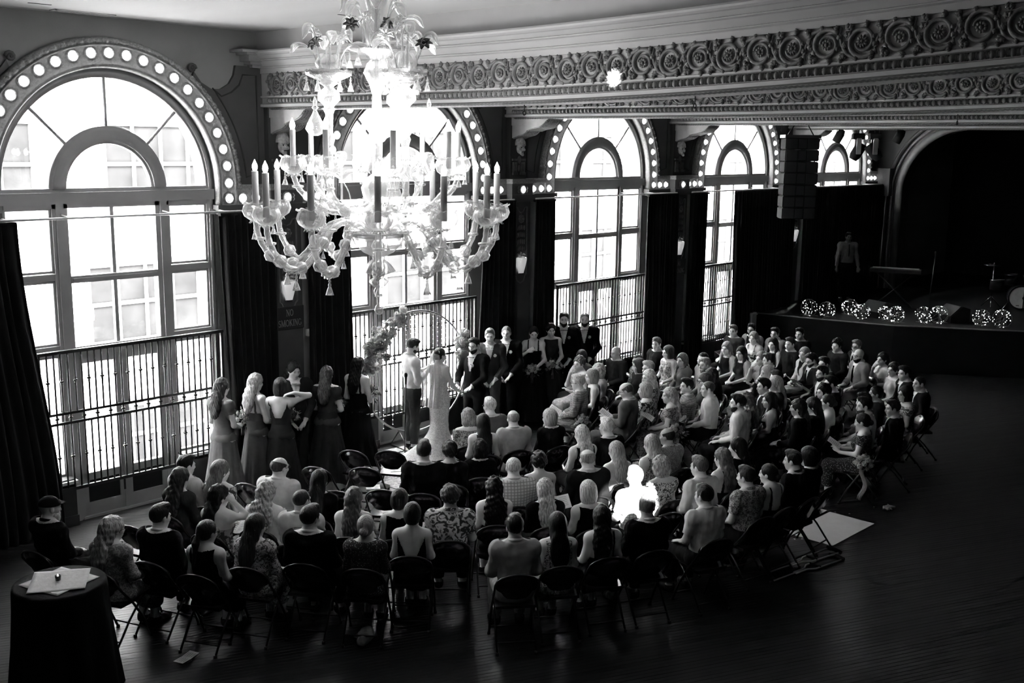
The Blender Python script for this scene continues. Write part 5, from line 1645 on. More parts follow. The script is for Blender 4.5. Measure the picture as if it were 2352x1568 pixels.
def place_chair(x, y, rz, label, group='folding chairs of the audience'):
    o = CHAIR0 if not CHAIR_USED[0] else dup(CHAIR0)
    CHAIR_USED[0] = True
    o.location = (x, y, 0); o.rotation_euler = (0, 0, rz)
    tag(o, label, 'chair', group)
    return o

# ------------------------------------------------------------------ people
FOCUS = (5.1, -1.0)
def yaw_to(x, y, tx=None, ty=None):
    tx, ty = (FOCUS if tx is None else (tx, ty))
    return math.atan2(ty - y, tx - x) - PI / 2
PROTO = {}
def proto(k):
    if k not in PROTO:
        s = k[0]
        PROTO[k] = {'m0': lambda: seated('m'), 'm1': lambda: seated('m', .30, -.04, 'thigh', .03), 'm2': lambda: seated('m', -.30, -.10, 'clasp', -.02), 'm3': lambda: seated('m', .45, 0, 'around'), 'm4': lambda: seated('m', .1, -.35, 'read', .03),
                    'w0': lambda: seated('w'), 'w1': lambda: seated('w', .30, -.03, 'clasp', .03), 'w2': lambda: seated('w', -.28, -.08, 'thigh', .0), 'w3': lambda: seated('w', .2, -.05, 'face', .02), 'w4': lambda: seated('w', -.1, -.20, 'read', .0), 'w5': lambda: seated('w', -.5, -.05, 'hair', .0),
                    'M0': lambda: standing('m'), 'M1': lambda: standing('m', .25, -.2), 'Mg': lambda: standing('m', .05, -.1, 'hold'), 'Mo': lambda: standing('m', .2, -.42, 'book'), 'Ms': lambda: standing('m', 0, -.1, 'side'),
                    'W0': lambda: standing('w', .05, -.08, 'bouquet'), 'W1': lambda: standing('w', .05, -.08, 'raised'), 'W2': lambda: standing('w', .15, -.3, 'heart'), 'Wb': lambda: standing('w', -.15, -.05, 'hold')}[k]()
    return PROTO[k]
def cloth(code):
    """'.62f' -> grey .62 with pattern letter"""
    p = code[-1] if code[-1].isalpha() else ''
    v = float(code[:-1] if p else code)
    if p == 'f': return fabric('floral_%s' % code, v, 'floral', .06 if v > .3 else .45, 16, w=.5)
    if p == 'g': return fabric('fine_floral_%s' % code, v, 'floral', .08 if v > .3 else .40, 34, w=.45)
    if p == 'd': return fabric('dots_%s' % code, v, 'dots', v, 45) if False else fabric('dots_%s' % code, .35 if v < .3 else .05, 'dots', v, 55)
    if p == 'p': return fabric('plaid_%s' % code, v, 'plaid', v * .45 if v > .2 else .22, 9)
    if p == 's': return fabric('stripe_%s' % code, v, 'stripe', v * .5, 14)
    return fabric('cloth_%s' % code, v)
m_shoe = mat('black_leather', .012, .3)
COLLAR = {}
def collar(pr, key):
    if key not in COLLAR:
        J = pr.J; c = J['nb'] + np.array([0, .004, .022]); m = MB(); r = .066 if pr.sex == 'm' else .058
        m.tube([(c[0] + r * math.cos(a), c[1] + .004 + r * 1.02 * math.sin(a), c[2] + .012 - .022 * math.sin(a)) for a in np.linspace(0, 2 * PI, 21)[:-1]], .014, 6, closed=True, squash=1.3)
        COLLAR[key] = m.mesh('collar')
    return COLLAR[key]
TIE = {}
def tie(pr, key, bow=False):
    k = (key, bow)
    if k not in TIE:
        J = pr.J; V, N = pr.V, pr.N; m = MB()
        zs = np.linspace(J['nb'][2] - .03, J['nb'][2] - .34, 9); P = []
        for z in zs:
            s = (np.abs(V[:, 0]) < .03) & (np.abs(V[:, 2] - z) < .015) & np.isin(pr.lab, ('torso', 'pelvis', 'neck'))
            P.append((0, V[s, 1].max() + .024 if s.any() else J['chest'][1] + .13, z))
        if bow:
            y, z = P[0][1] + .012, P[0][2] + .012
            for s in (-1, 1): m.tube([(0, y, z), (s * .03, y, z), (s * .055, y - .006, z)], [.008, .02, .024], 6, squash=.5)
            m.ball((0, y + .004, z), .012, 7, 5)
        else: m.tube(P, [.018, .014, .018, .022, .026, .029, .031, .03, .006], 6, squash=.35, up=(1, 0, 0))
        TIE[k] = m.mesh('bow_tie' if bow else 'tie')
    return TIE[k]
def person(x, y, rz, sc, pk, hr, outfit, skin, label, ex='', z=0.0, wide=1.0, group='seated wedding guests'):
    pr = proto(pk)
    t = thing('person', label, 'person', (x, y, z), rz, group)
    t.scale = (sc * wide, sc * wide, sc)
    obj('body', pr.mesh, skinmat(min(.74, skin * 1.18)), t)
    M = Matrix(pr.J['Rh'].tolist()).to_4x4(); M.translation = Vector(pr.J['hc'].tolist())
    def headpart(nm, me, mt):
        o = obj(nm, me, mt, t); o.matrix_local = M; return o
    for h in hr.split('+'):
        if h and h != 'bald':
            st, tn = h.split(':'); headpart('beard' if 'beard' in st else ('flat_cap' if st == 'cap' else 'hair'), hair(st), hairmat(float(tn)) if st != 'cap' else cloth('.02'))
    if 'g' in ex: headpart('glasses', GLASSES, m_black)
    code, tn = outfit[:2], outfit[2:] or '.03'
    tn, leg = (tn.split('/') + [None])[:2]
    c = cloth(tn)
    if code == 'su':
        obj('shirt', pr.top('shirt'), cloth('.80' if 'k' not in ex else '.03'), t); obj('jacket', pr.top('jacket'), c, t); obj('collar', collar(pr, pk), cloth('.80' if 'k' not in ex else '.03'), t)
        if 't' in ex: obj('tie', tie(pr, pk), cloth('.03'), t)
        if 'b' in ex: obj('bow_tie', tie(pr, pk, True), cloth('.45'), t)
        obj('trousers', pr.legs('trousers'), cloth(leg) if leg else c, t); obj('shoes', pr.legs('shoes'), m_shoe, t)
    elif code in ('sh', 'ss'):
        obj('shirt', pr.top('shirt' if code == 'sh' else 'tee'), c, t); obj('collar', collar(pr, pk), c, t)
        if 't' in ex: obj('tie', tie(pr, pk), cloth('.03'), t)
        obj('trousers', pr.legs('trousers'), cloth(leg or '.03'), t); obj('shoes', pr.legs('shoes'), m_shoe, t)
    else:
        kind = {'sl': 'sleeveless', 'st': 'strap', 'bl': 'blouse', 'vb': 'veeback', 'sx': 'strapless', 'lo': 'shirt'}[code]
        obj('bodice', pr.top(kind), c, t)
        if pk[0] == 'w': obj('skirt', pr.legs('skirt'), cloth(leg) if leg else c, t)
        obj('shoes', pr.legs('shoes'), m_shoe, t)
    return t
GUESTS = """
A1|8.02|-1.34|1.0|w1|long:.06|lo.10|.5||woman with long straight hair at the rail, behind the curly-haired woman
A2|7.52|-1.69|1.0|w3|curlyshort:.12|bl.30f|.55||woman with short curls and patterned wrap, hand at her chin
A3|7.24|-2.30|.995|w0|curlybob:.5|lo.25|.5||grey curly-haired woman seated behind the bob-haired woman in black
A4|8.53|-1.69|1.0|m0|bald|sh.05|.55||bald man in a dark sweater below the third window railing
A5|8.41|-2.29|.963|m1|buzz:.02|sh.04g|.42||man with cropped hair beside the bald man in the sweater
A6|8.03|-2.56|1.015|w2|bob:.05|lo.04|.5||woman half hidden between two men left of the white-haired woman
A7|7.81|-2.96|1.013|m1|short:.45+beard:.5|su.06|.5|g|grey bearded man with glasses behind the long white-haired woman
A8|7.43|-3.24|1.011|w1|wavy:.7|bl.10f|.55||woman with long loose white hair in the right front rows
A9|9.82|-1.70|1.0|m1|quiff:.12|sh.02|.6||smiling young man in black shirt against the dark curtain
A10|9.49|-2.16|1.0|w2|bob:.07|sl.50g|.6||bob-haired woman in a pale sleeveless dress beside the smiling young man
A11|9.19|-2.70|.981|w1|side:.10|lo.12|.55||long-haired woman left of the bald bearded man
A12|9.15|-3.16|1.014|m1|buzz:.03+beard:.08|sh.25|.55||bald bearded man in a grey shirt, fifth row of the right block
A13|8.78|-3.44|1.005|m1|short:.4+beard:.4|sh.20|.5||grey-haired bearded man in front of the bald bearded man
A14|8.35|-3.80|.995|w2|wavy:.04|lo.05|.5||dark wavy-haired woman just behind the woman with glasses
A14b|7.92|-3.99|1.005|w1|fringe:.10|lo.08|.55|g|woman with fringe and glasses behind the bald man in white
A15|7.19|-4.52|1.015|m1|buzz:.08|sh.72|.6||nearly bald man in a white shirt, right of the plaid shirt
A16|7.24|-4.06|.985|m3|short:.03|sh.12p|.5||man in a dark plaid shirt with his arm round the blonde
A17|6.64|-4.19|1.0|w1|halfup:.5|bl.35g|.6||blonde with half-up hair in a paisley dress, held by plaid-shirted man
A18|6.15|-2.76|1.0|m0|short:.55|su.22p|.5|g|old man in a light checked jacket at the aisle, front right row
A19|6.81|-2.51|1.005|w0|bob:.22|sl.02|.5||woman with a sleek bob and black dress beside the checked jacket
A20|6.22|-3.69|1.009|m4|bald_ring:.12|su.10|.5|g|balding man with glasses and grey blazer reading beside the aisle
A21|6.69|-3.66|.99|w0|bob:.42|bl.06f|.55||blonde bob behind the balding man in the grey blazer
A22|4.31|-3.79|1.0|w1|bob:.45|lo.02|.55||blonde bob in a black top across the aisle, left block front row
A23|4.36|-4.75|.988|m1|short:.75|su.03|.55||white-haired man in a dark suit at the aisle
A24|3.90|-4.67|1.013|w0|wavy:.62|sl.02|.6||blonde in a black sleeveless top left of the white-haired man
A25|3.01|-5.48|1.0|m0|bald_ring:.30|su.04|.55|g|broad balding man in a dark blazer seen from behind
A26|3.65|-5.42|1.0|w0|long:.42|sx.60|.6||woman with long straight blonde hair and bare shoulders
A27|2.63|-5.05|1.0|w0|curlyshort:.02|vb.02|.45||person with short dark curls in a black halter top
A28|4.13|-5.61|1.024|w0|long:.40|sl.62g|.6||straight blonde in a white embroidered top
A29|4.59|-5.56|.978|m1|bald_ring:.03|ss.22g|.25||balding dark-haired man in a finely patterned shirt
A30|3.51|-6.21|.995|w1|curlybob:.36|bl.75g|.55||woman with grey-blonde curls in a white sprigged blouse
A31|2.83|-6.31|1.0|m0|short:.6|ss.80p|.6||man in a white checked shirt glaring in the spotlight
A32|3.66|-6.65|1.004|m1|short:.10|sh.75|.6||man with brown hair and white shirt right of the sprigged blouse
A33|4.34|-6.51|1.0|w0|wavy:.10|st.03|.55||woman with long wavy brown hair and thin dark straps
B1|12.16|-1.93|1.0|m1|short:.10|sh.06|.55||young man in dark shirt in front of the fourth window
B2|12.59|-2.10|1.0|m1|quiff:.02+beard:.02|su.18|.5|gk|bearded man with glasses in a grey jacket by the stage corner
B3|12.0|-2.49|1.0|w1|long:.30|st.06f|.6||blonde in a dark floral dress below the man in grey jacket
B4|12.51|-2.68|1.0|m1|short:.03|su.16|.5|g|man with glasses in the back row, second from the stage corner
B5|11.76|-3.06|.988|w1|side:.02|sl.015|.65||smiling dark-haired woman with wide neckline in black
B6|11.61|-3.50|1.011|m1|short:.08|sh.02|.6||man in a black button shirt beside the smiling dark-haired woman
B7|12.84|-3.05|1.0|m1|short:.02|sh.03|.55||man in black alone in the back row near the stage
B8|10.65|-2.71|1.0|w1|side:.30|sl.02|.6||long-haired blonde with bare arm holding a glass
B9|10.43|-3.16|1.0|w1|side:.03|sl.035|.55||dark-haired woman in a sleeveless collared dress
B10|10.26|-3.66|.997|w3|pixie:.25|lo.30|.5||fair woman with hand at her mouth behind the parted-hair man
B11|9.90|-3.96|1.003|m2|short:.03|su.05|.5||dark-haired man resting his chin, middle of the right block
B12|9.21|-4.37|1.0|w3|bob:.55|lo.05|.6||pale blonde touching her cheek in the middle of the right block
B13|8.86|-4.69|.974|m2|short:.015|su.02|.55||dark-haired man with high forehead below the pale blonde
B14|11.21|-4.01|1.0|w1|long:.30|su.55|.6|k|straight blonde in a white jacket over black
B15|10.61|-4.47|.992|m4|short:.04+beard:.04|su.03|.5|gt|bearded man with glasses and tie reading a program
B16|10.33|-4.85|1.008|m1|short:.03|su.03|.5|g|dark-haired man with glasses right of the bearded reader
B17|9.63|-5.17|1.0|m1|short:.02+beard:.03|su.03|.5||laughing dark-haired man in the fourth row, right block
B18|8.98|-5.61|1.0|m0|short:.02|su.02|.45|g|dark-haired man with glasses in front of the laughing man
B19|8.0|-5.02|1.01|m1|quiff:.02|su.02|.5||man with slicked-back hair behind the curly-haired woman
B20|8.46|-4.92|1.017|w0|long:.40|lo.08|.5||light-haired woman behind the slick-haired man
B21|8.42|-5.81|.985|m1|curlyshort:.015|sh.02|.4||dark curly-haired man left of the aisle bouquet row
B22|12.10|-4.21|1.017|m1|curlyshort:.02|sh.03|.5||curly dark-haired man at the far right back row
B23|12.51|-4.41|.983|m1|short:.20|su.03|.6|gt|fair man with glasses, dark suit and pale tie in the back
B24|11.51|-4.92|1.012|m1|bald+beard:.02|su.16|.55|gt|bald man with dark beard and glasses in a grey suit
B25|11.87|-5.20|.987|w3|wavy:.03|sx.20f|.6||dark-haired woman with bare shoulder and hand at neck
B26|11.05|-5.77|1.0|w1|wavy:.05|bl.45|.5||smiling woman in a pale top, right end behind two suits
B27|10.64|-6.13|1.0|m1|short:.03|su.03|.55|t|smiling dark-haired man in a dark suit at the right end
B28|10.04|-6.63|1.0|m1|buzz:.03|su.02|.5|t|balding man in a black suit on the rightmost chair
B29|9.36|-6.69|1.0|w1|bob:.03|bl.50f|.45||dark-haired woman in a pale printed top at the right end
B30|8.26|-6.53|.998|m1|short:.04|sh.20|.5||man in profile behind the man in the white shirt, right aisle
B31|7.84|-6.73|1.024|m1|short:.03+beard:.06|sh.75|.6||man in a white shirt beside the woman with a bun
B32|8.22|-6.99|.978|m1|short:.03|su.02|.5||dark-suited man just right of the white shirt, near aisle end
B33|7.26|-6.94|1.0|w4|bun:.03|bl.02d|.6||woman with a bun in dark dress holding a program at aisle end
B34|9.06|-6.32|1.0|w0|bun:.02|lo.02|.3||dark-haired woman in shadow before the rightmost suits
B35|6.72|-5.33|1.016|m1|short:.03+beard:.05|sh.82|.6||man leaning in a bright white shirt beside the second aisle
B36|7.15|-5.16|1.004|w0|curly:.12|sl.10f|.5||curly-haired woman in a dark print behind the bright white shirt
B37|7.57|-5.36|.978|w1|side:.015|st.03|.55||black-haired woman looking left behind the curly-haired woman
B38|7.08|-6.05|1.012|m0|wavy:.04|su.01|.4|k|long-haired person in black, left of the dark trio
B39|7.55|-6.04|1.011|w0|long:.03|lo.015|.5||person with long dark hair in black, middle of the dark trio
B40|8.01|-6.04|.994|w0|bun:.02|sx.03|.55||dark-haired woman with bare upper back, right of the dark trio
B41|4.68|-7.30|1.002|m1|short:.015|sh.03|.5||dark-haired young man in black by the near aisle
B42|5.15|-7.26|.998|w1|bob:.02|lo.02|.5||dark-haired woman right of the young man in black
B43|4.18|-7.26|.997|w1|bun:.02|st.02|.65||woman with dark upswept hair and earrings in bright profile
B44|3.71|-7.24|1.003|m1|short:.03|ss.35g|.5||man in a finely patterned short-sleeved shirt, back row right
B45|4.88|-6.43|1.0|w1|long:.015|lo.02|.5||woman with long black hair hiding her face
C1|3.53|-2.96|.986|w1|curlybob:.25|bl.40g|.55||grey curly-haired woman in a patterned top, left front row
C2|3.37|-3.40|1.023|w0|long:.02|st.05|.6||woman with long dark braided hair and low-backed dress, front row
C3|4.03|-2.90|1.0|m1|short:.7|su.12|.6|g|white-haired man with glasses nearest the couple
C4|3.81|-3.54|.991|m0|bald_ring:.35|su.52|.55|g|grey-haired man in a pale linen jacket, front row
C5|2.14|-5.09|1.0|m0|buzz:.6|su.66p|.6||man with cropped white hair in a pale checked jacket
C7|1.55|-5.35|1.0|w0|curly:.01|st.03|.6||woman with a mass of long black curls and bare shoulders
C8|1.90|-5.78|1.0|w0|wavy:.55|lo.015|.6||wavy blonde in a black top left of the open program
C9|2.18|-6.16|1.0|w0|bob:.85|sl.015|.6||platinum bob in a ruffled black top
C10|.71|-6.43|1.0|m0|short:.012|su.42|.4||dark-haired man in a pale grey suit jacket, back row
C11|1.16|-6.59|1.0|w0|long:.015|sl.55g|.55||woman with very long dark hair, back row centre
C12|1.65|-6.77|1.0|w2|wavy:.025|st.02|.6||woman with long brown hair and bare back, back row
C13|2.11|-6.98|1.0|m2|short:.18|su.012|.5||boy with brown hair in a black jacket, back row
C14|1.73|-4.02|1.042|m0|quiff:.015|su.012|.3||dark-haired man in black beside the empty chairs
C15|2.19|-3.99|1.003|w0|curlyshort:.01|lo.012|.25||person with dark curls in black, second row left block
C16|2.64|-4.06|.95|w1|curlybob:.01|lo.012|.3||dark-haired person in black behind the pale linen jacket
D1|.27|-3.20|1.0|m2|bald_ring:.06|sh.72|.55|g|balding man with glasses in a white shirt, left block
D2|.36|-3.80|1.0|w0|long:.012|lo.012|.4||person with long black hair in black behind the white shirt
D3|-.28|-3.72|1.0|w0|curly:.40|bl.72|.6||woman with long fair curls and a pale puff-sleeved dress
D4|-.25|-4.32|1.0|m2|buzz:.04|ss.66|.55||man with short dark hair in a pale shirt behind the quiffed suit
D5|.24|-4.55|1.0|w0|wavy:.10|st.25f|.6||woman with long wavy brown hair in a floral strap dress
D6|-.51|-4.81|1.0|m2|quiff:.03|su.012|.5||man with a quiff in a black suit, back row left
D7|-.21|-5.29|1.0|w0|bun:.30|lo.03d|.5||fair-haired woman with low bun in a dotted dark dress
D8|.54|-4.94|.998|w2|pixie:.03|sl.012|.5||short-haired woman in a black sleeveless top
D9|.33|-5.37|1.002|w0|pixie:.025|vb.02|.6||short-haired woman in a black dress with deep V back
D10|.89|-5.34|1.0|m0|curlyshort:.06|ss.70f|.4||person with short curls in a bold leaf-print shirt
E1|-2.16|-2.72|1.0|m2|cap:.02+longbeard:.6|sh.02|.4||bearded man in a dark cap at the far left
E2|-1.97|-3.61|1.002|w2|wavy:.40|lo.16g|.45|g|grey long-haired woman in a tie-dyed blouse, far left
E3|-1.52|-3.74|.998|m2|quiff:.02|su.012|.5||dark-haired man in a black jacket, left end of back row
E4|-.70|-2.68|1.008|w0|wavy:.05|lo.06|.5||woman with long wavy dark hair in a grey top, far left
E5|-.40|-2.33|.981|m2|short:.03|sh.60|.55||young man in profile wearing a white shirt by the first window
E6|-.24|-2.76|1.013|w2|long:.12|bl.10f|.55||woman with long straight hair in a floral dress, far left
E7|-.71|-3.48|1.0|w5|wavy:.02|sx.40f|.6||dark-haired woman with bare back touching her hair
E8|-1.38|-4.33|1.003|w2|pony:.04|sl.012|.55|g|woman with a ponytail and round-backed black top
E9|-.95|-4.51|.996|w2|long:.05|lo.62g|.55|g|woman with long brown hair in a white lace-print blouse
F1|2.81|-7.26|1.0|m1|short:.02|ss.80|.55||man in a white short-sleeved shirt at the right of the back row
"""
WIDE = {'A25': 1.1, 'C5': 1.08, 'D1': 1.08, 'E2': 1.1, 'D6': 1.06, 'B35': 1.06, 'A20': 1.06, 'D3': 1.05, 'D10': 1.06}
POS = {}
def guests():
    for ln in GUESTS.strip().split('\n'):
        i, x, y, sc, pk, hr, of, sk, ex, lab = ln.split('|')
        x, y, sc = float(x), float(y), float(sc)
        rz = yaw_to(x, y); POS[i] = (x, y, rz)
        person(x, y, rz, sc, pk, hr, of, float(sk), lab, ex, wide=WIDE.get(i, 1.0))
        w = lab.split(); s = ' '.join(w[:11])
        while s.split()[-1] in ('a', 'an', 'the', 'in', 'of', 'and', 'with', 'at', 'behind', 'beside', 'left', 'right', 'his', 'her', 'by', 'below', 'on', 'wearing', 'deep', 'near', 'two', 'just', 'from', 'over', 'front', 'before'):
            s = ' '.join(s.split()[:-1])
        place_chair(x, y, rz, 'black folding chair under the ' + s.rstrip(','))
guests()
EMPTY = [(2.13, -2.19, 'empty black folding chair in the front row, left of the bride\'s train'), (2.47, -2.55, 'empty folding chair in front row nearest the bride\'s train'), (1.75, -2.9, 'empty folding chair in the second row with papers, mid left block'),
         (1.33, -2.45, 'empty folding chair in front of the person with long black hair'), (1.33, -3.74, 'empty folding chair with paper on its seat, third row left block'), (2.21, -3.38, 'empty folding chair in front of the dark-curled person'),
         (.34, -2.42, 'empty folding chair behind the bridesmaids, beside the white shirt'), (-1.35, -2.79, 'empty folding chair at far left beside the tie-dyed blouse'), (.92, -3.39, 'empty folding chair beside the person with long black hair'),
         (3.01, -4.64, 'empty folding chair between the broad blazer and blonde in black'), (3.05, -6.62, 'empty folding chair just right of the brightly lit man')]
for x, y, lab in EMPTY:
    rz = yaw_to(x, y); d = Vector((-math.sin(rz), math.cos(rz)))
    place_chair(x + d.x * .22, y + d.y * .22, rz, lab, 'empty folding chairs')
# ------------------------------------------------------------------ flowers
m_leaf = mat('dark_leaf', .05, .6, var=.3, vscale=30); m_bl = [petal('bloom_white', .9), petal('bloom_blush', .65), petal('bloom_deep', .32)]
def rose_mesh():
    m = MB()
    for L, (n, r, z, tilt) in enumerate(((6, .040, .0, .9), (5, .028, .012, .55), (4, .016, .022, .25))):
        for k in range(n):
            a = k * 2 * PI / n + L * .5
            c = (r * .55 * math.cos(a), r * .55 * math.sin(a), z)
            P = [(.004 * math.cos(a), .004 * math.sin(a), z - .012), (r * .75 * math.cos(a), r * .75 * math.sin(a), z), (r * math.cos(a), r * math.sin(a), z + .022 * (1 - tilt) + .006)]
            m.tube(P, [.006, r * .55, r * .28], 6, squash=.28)
    m.ball((0, 0, .022), .010, 6, 5)
    return m.mesh('bloom')
ROSE = rose_mesh()
def leaf_spray(n, R, seed, flat=.6):
    r = random.Random(seed); m = MB()
    for _ in range(n):
        d = Vector((r.gauss(0, 1), r.gauss(0, 1), r.gauss(0, flat))).normalized(); s = R * r.uniform(.75, 1.25)
        e = d * s; w = Vector((r.gauss(0, 1), r.gauss(0, 1), r.gauss(0, 1))).cross(d).normalized() * .016
        m.tube([tuple(d * s * .45), tuple(e)], [.003, .002], 4)
        a = e - d * .03
        m.add([tuple(a), tuple(e + w), tuple(e + d * .035), tuple(e - w), tuple(e + Vector((0, 0, .006)))], [(0, 1, 4), (1, 2, 4), (2, 3, 4), (3, 0, 4)])
    return m.mesh('foliage')
SPRAY = [leaf_spray(46, .12, 1), leaf_spray(46, .14, 2)]
def bouquet(loc, label, seed=0, R=.10, n=15, stem=True, tilt=(0, 0), group='hand-held bouquets'):
    r = random.Random(seed); t = thing('bouquet', label, 'bouquet', loc, r.uniform(0, 6), group)
    t.rotation_euler = (tilt[0], tilt[1], r.uniform(0, 6))
    obj('foliage', SPRAY[seed % 2], m_leaf, t)
    for k in range(n):
        f = k / (n - .999); ph = k * 2.399; zz = 1 - 1.25 * f; q = math.sqrt(max(0, 1 - zz * zz))
        d = Vector((q * math.cos(ph), q * math.sin(ph), zz))
        o = obj('bloom', ROSE, m_bl[(k * 7 + seed) % 5 % 3], t, tuple(d * R * .85)); o.rotation_euler = d.to_track_quat('Z', 'Y').to_euler(); s = r.uniform(.75, 1.15); o.scale = (s, s, s)
    if stem:
        m = MB()
        for k in range(6): m.tube([(0, 0, -.02), (.02 * math.cos(k), .02 * math.sin(k), -R * 2.1)], .006, 5)
        m.build('stems', m_leaf, t)
    return t

# ------------------------------------------------------------------ the wedding party
GR = 'wedding party standing by the windows'
def face_vec(dx, dy): return math.atan2(dy, dx) - PI / 2
def gowned(x, y, rz, sc, pk, hr, outfit, skin, label, skirt_tone, seed):
    t = person(x, y, rz, sc, pk, hr, outfit, skin, label, group=GR)
    pr = proto(pk); k = pr.J['waist'][2]
    obj('gown_skirt', gown_mesh(k + .01, .135, .19, .34, 11, .07, seed=seed), cloth(skirt_tone), t)
    return t
def hold_point(x, y, rz, sc, fwd=.33, z=1.04):
    return (x - math.sin(rz) * fwd * sc, y + math.cos(rz) * fwd * sc, z * sc)
LEFT = [(1.06, -.74, face_vec(.95, .20), 1.0, 'W0', 'wavy:.06', 'bl.16', 'bridesmaid with dark half-up hair in a flutter-sleeved gown, leftmost', '.16'),
        (1.55, -.80, face_vec(.95, .10), 1.0, 'W0', 'wavy:.45', 'st.10', 'bridesmaid with long blonde half-up hair, second from the left', '.10'),
        (1.72, -1.14, face_vec(.8, .55), .98, 'W1', 'bob:.06', 'vb.06', 'bridesmaid with a raised bent arm behind her head', '.06'),
        (2.60, -1.02, face_vec(.8, .5), .99, 'W0', 'wavy:.07', 'bl.08', 'bridesmaid with wavy hair right of the attendant in the suit', '.06'),
        (3.30, -.86, face_vec(.93, .30), 1.0, 'W0', 'wavy:.02', 'st.025', 'dark-haired bridesmaid in a black gown nearest the flower hoop', '.02')]
for i, (x, y, rz, sc, pk, hr, of, lab, st) in enumerate(LEFT):
    gowned(x, y, rz, sc * 1.0, pk, hr, of, .6, lab, st, i)
    hp = hold_point(x, y, rz, sc, .36, 1.07)
    bouquet((hp[0], hp[1], hp[2] + .02), ('bouquet held by the leftmost bridesmaid', 'bouquet held by the blonde bridesmaid', 'bouquet held by the bridesmaid with the raised arm', 'white bouquet held by the wavy-haired bridesmaid', 'large bouquet held by the bridesmaid nearest the hoop')[i], i, .11 if i < 4 else .14)
t = person(2.19, -.80, face_vec(-.35, -.93), 1.0, 'M1', 'wavy:.02', 'su.05', .55, 'smiling attendant in a grey suit and bow tie among the bridesmaids', 'b', group=GR)
RIGHT = [(6.13, -.86, face_vec(-.75, -.66), 1.01, 'M0', 'quiff:.15', 'su.09', 'groomsman in an open grey suit and waistcoat behind the groom', 'b'),
         (6.62, -.78, face_vec(-.80, -.60), 1.0, 'M0', 'buzz:.2', 'su.02', 'nearly bald smiling groomsman in a black suit', 'b'),
         (8.20, -.74, face_vec(-.75, -.66), 1.035, 'M0', 'short:.05+beard:.05', 'su.015', 'bearded groomsman, left of the two by the third window', 'b'),
         (8.58, -.92, face_vec(-.78, -.62), 1.025, 'M0', 'buzz:.15+beard:.06', 'su.015', 'fair goateed groomsman at the right end of the line', 'b')]
for x, y, rz, sc, pk, hr, of, lab, ex in RIGHT: person(x, y, rz, sc, pk, hr, of, .6, lab, ex, group=GR)
m_bout = m_bl[0]
for (x, y, rz, sc, who) in ((6.13, -.86, face_vec(-.75, -.66), 1.01, 'groomsman in grey'), (6.62, -.78, face_vec(-.80, -.60), 1.0, 'nearly bald groomsman'), (8.20, -.74, face_vec(-.75, -.66), 1.035, 'bearded groomsman'), (8.58, -.92, face_vec(-.78, -.62), 1.025, 'goateed groomsman'), (5.45, -1.13, face_vec(-.97, -.22), .99, 'groom')):
    c = Vector((-math.sin(rz), math.cos(rz), 0)); s = Vector((math.cos(rz), math.sin(rz), 0))
    p = Vector((x, y, 0)) + c * .155 * sc - s * .095 * sc + Vector((0, 0, 1.385 * sc))
    b = thing('boutonniere', 'small white flower on the lapel of the ' + who, 'flower', p, rz, 'lapel flowers')
    o = obj('bloom', ROSE, m_bout, b); o.rotation_euler = (-PI / 2, 0, 0); o.scale = (.7, .7, .7)
    lf = MB(); lf.tube([(0, .0, -.05), (.005, .005, 0)], .004, 5); lf.tube([(0, 0, -.01), (.03, .01, .02)], [.004, .010], 5); lf.build('leaf', m_leaf, b)
x, y, rz = 7.42, -.70, face_vec(-.78, -.62)
gowned(x, y, rz, .985, 'W2', 'bun:.02', 'st.02', .62, 'dark-haired bridesmaid with a hand on her chest', '.015', 7)
hp = hold_point(x, y, rz, .98, .33, .98); bouquet(hp, 'bouquet held low by the bridesmaid with a hand on her chest', 7, .105)
x, y, rz = 7.84, -.74, face_vec(-.66, -.75)
gowned(x, y, rz, .99, 'W0', 'wavy:.015', 'sl.06', .5, 'bridesmaid with head turned aside in a dark sleeveless gown', '.05', 8)
hp = hold_point(x, y, rz, .98, .35, 1.0); bouquet(hp, 'bouquet held by the bridesmaid with her head turned aside', 8, .105)
# groom
GX, GY = 5.46, -1.16
person(GX, GY, face_vec(-.97, -.22), .99, 'Mg', 'short:.02+beard:.02', 'su.02', .6, 'groom with beard and glasses in a black suit holding hands', 'gb', group=GR)
# officiant
person(4.56, -.66, face_vec(.93, -.36), 1.01, 'Mo', 'short:.06+beard:.05', 'sh.78/.07', .6, 'bearded officiant in a white shirt reading beside the hoop', 'b', group=GR)
hp = hold_point(4.56, -.66, face_vec(.93, -.36), 1.01, .32, 1.36)
t = thing('officiant_book', 'small dark open book held by the officiant', 'book', hp, face_vec(.93, -.36)); t.rotation_euler = (.9, 0, face_vec(.93, -.36))
for s in (-1, 1):
    m = MB(); m.bbox(min(0, s * .08), max(0, s * .08), -.06, .06, 0, .012, .002); m.build('cover', m_black, t, smooth=False); m = MB(); m.box(min(0, s * .075), max(0, s * .075), -.055, .055, .012, .018); m.build('page', mat('paper', .8, .8), t, smooth=False)
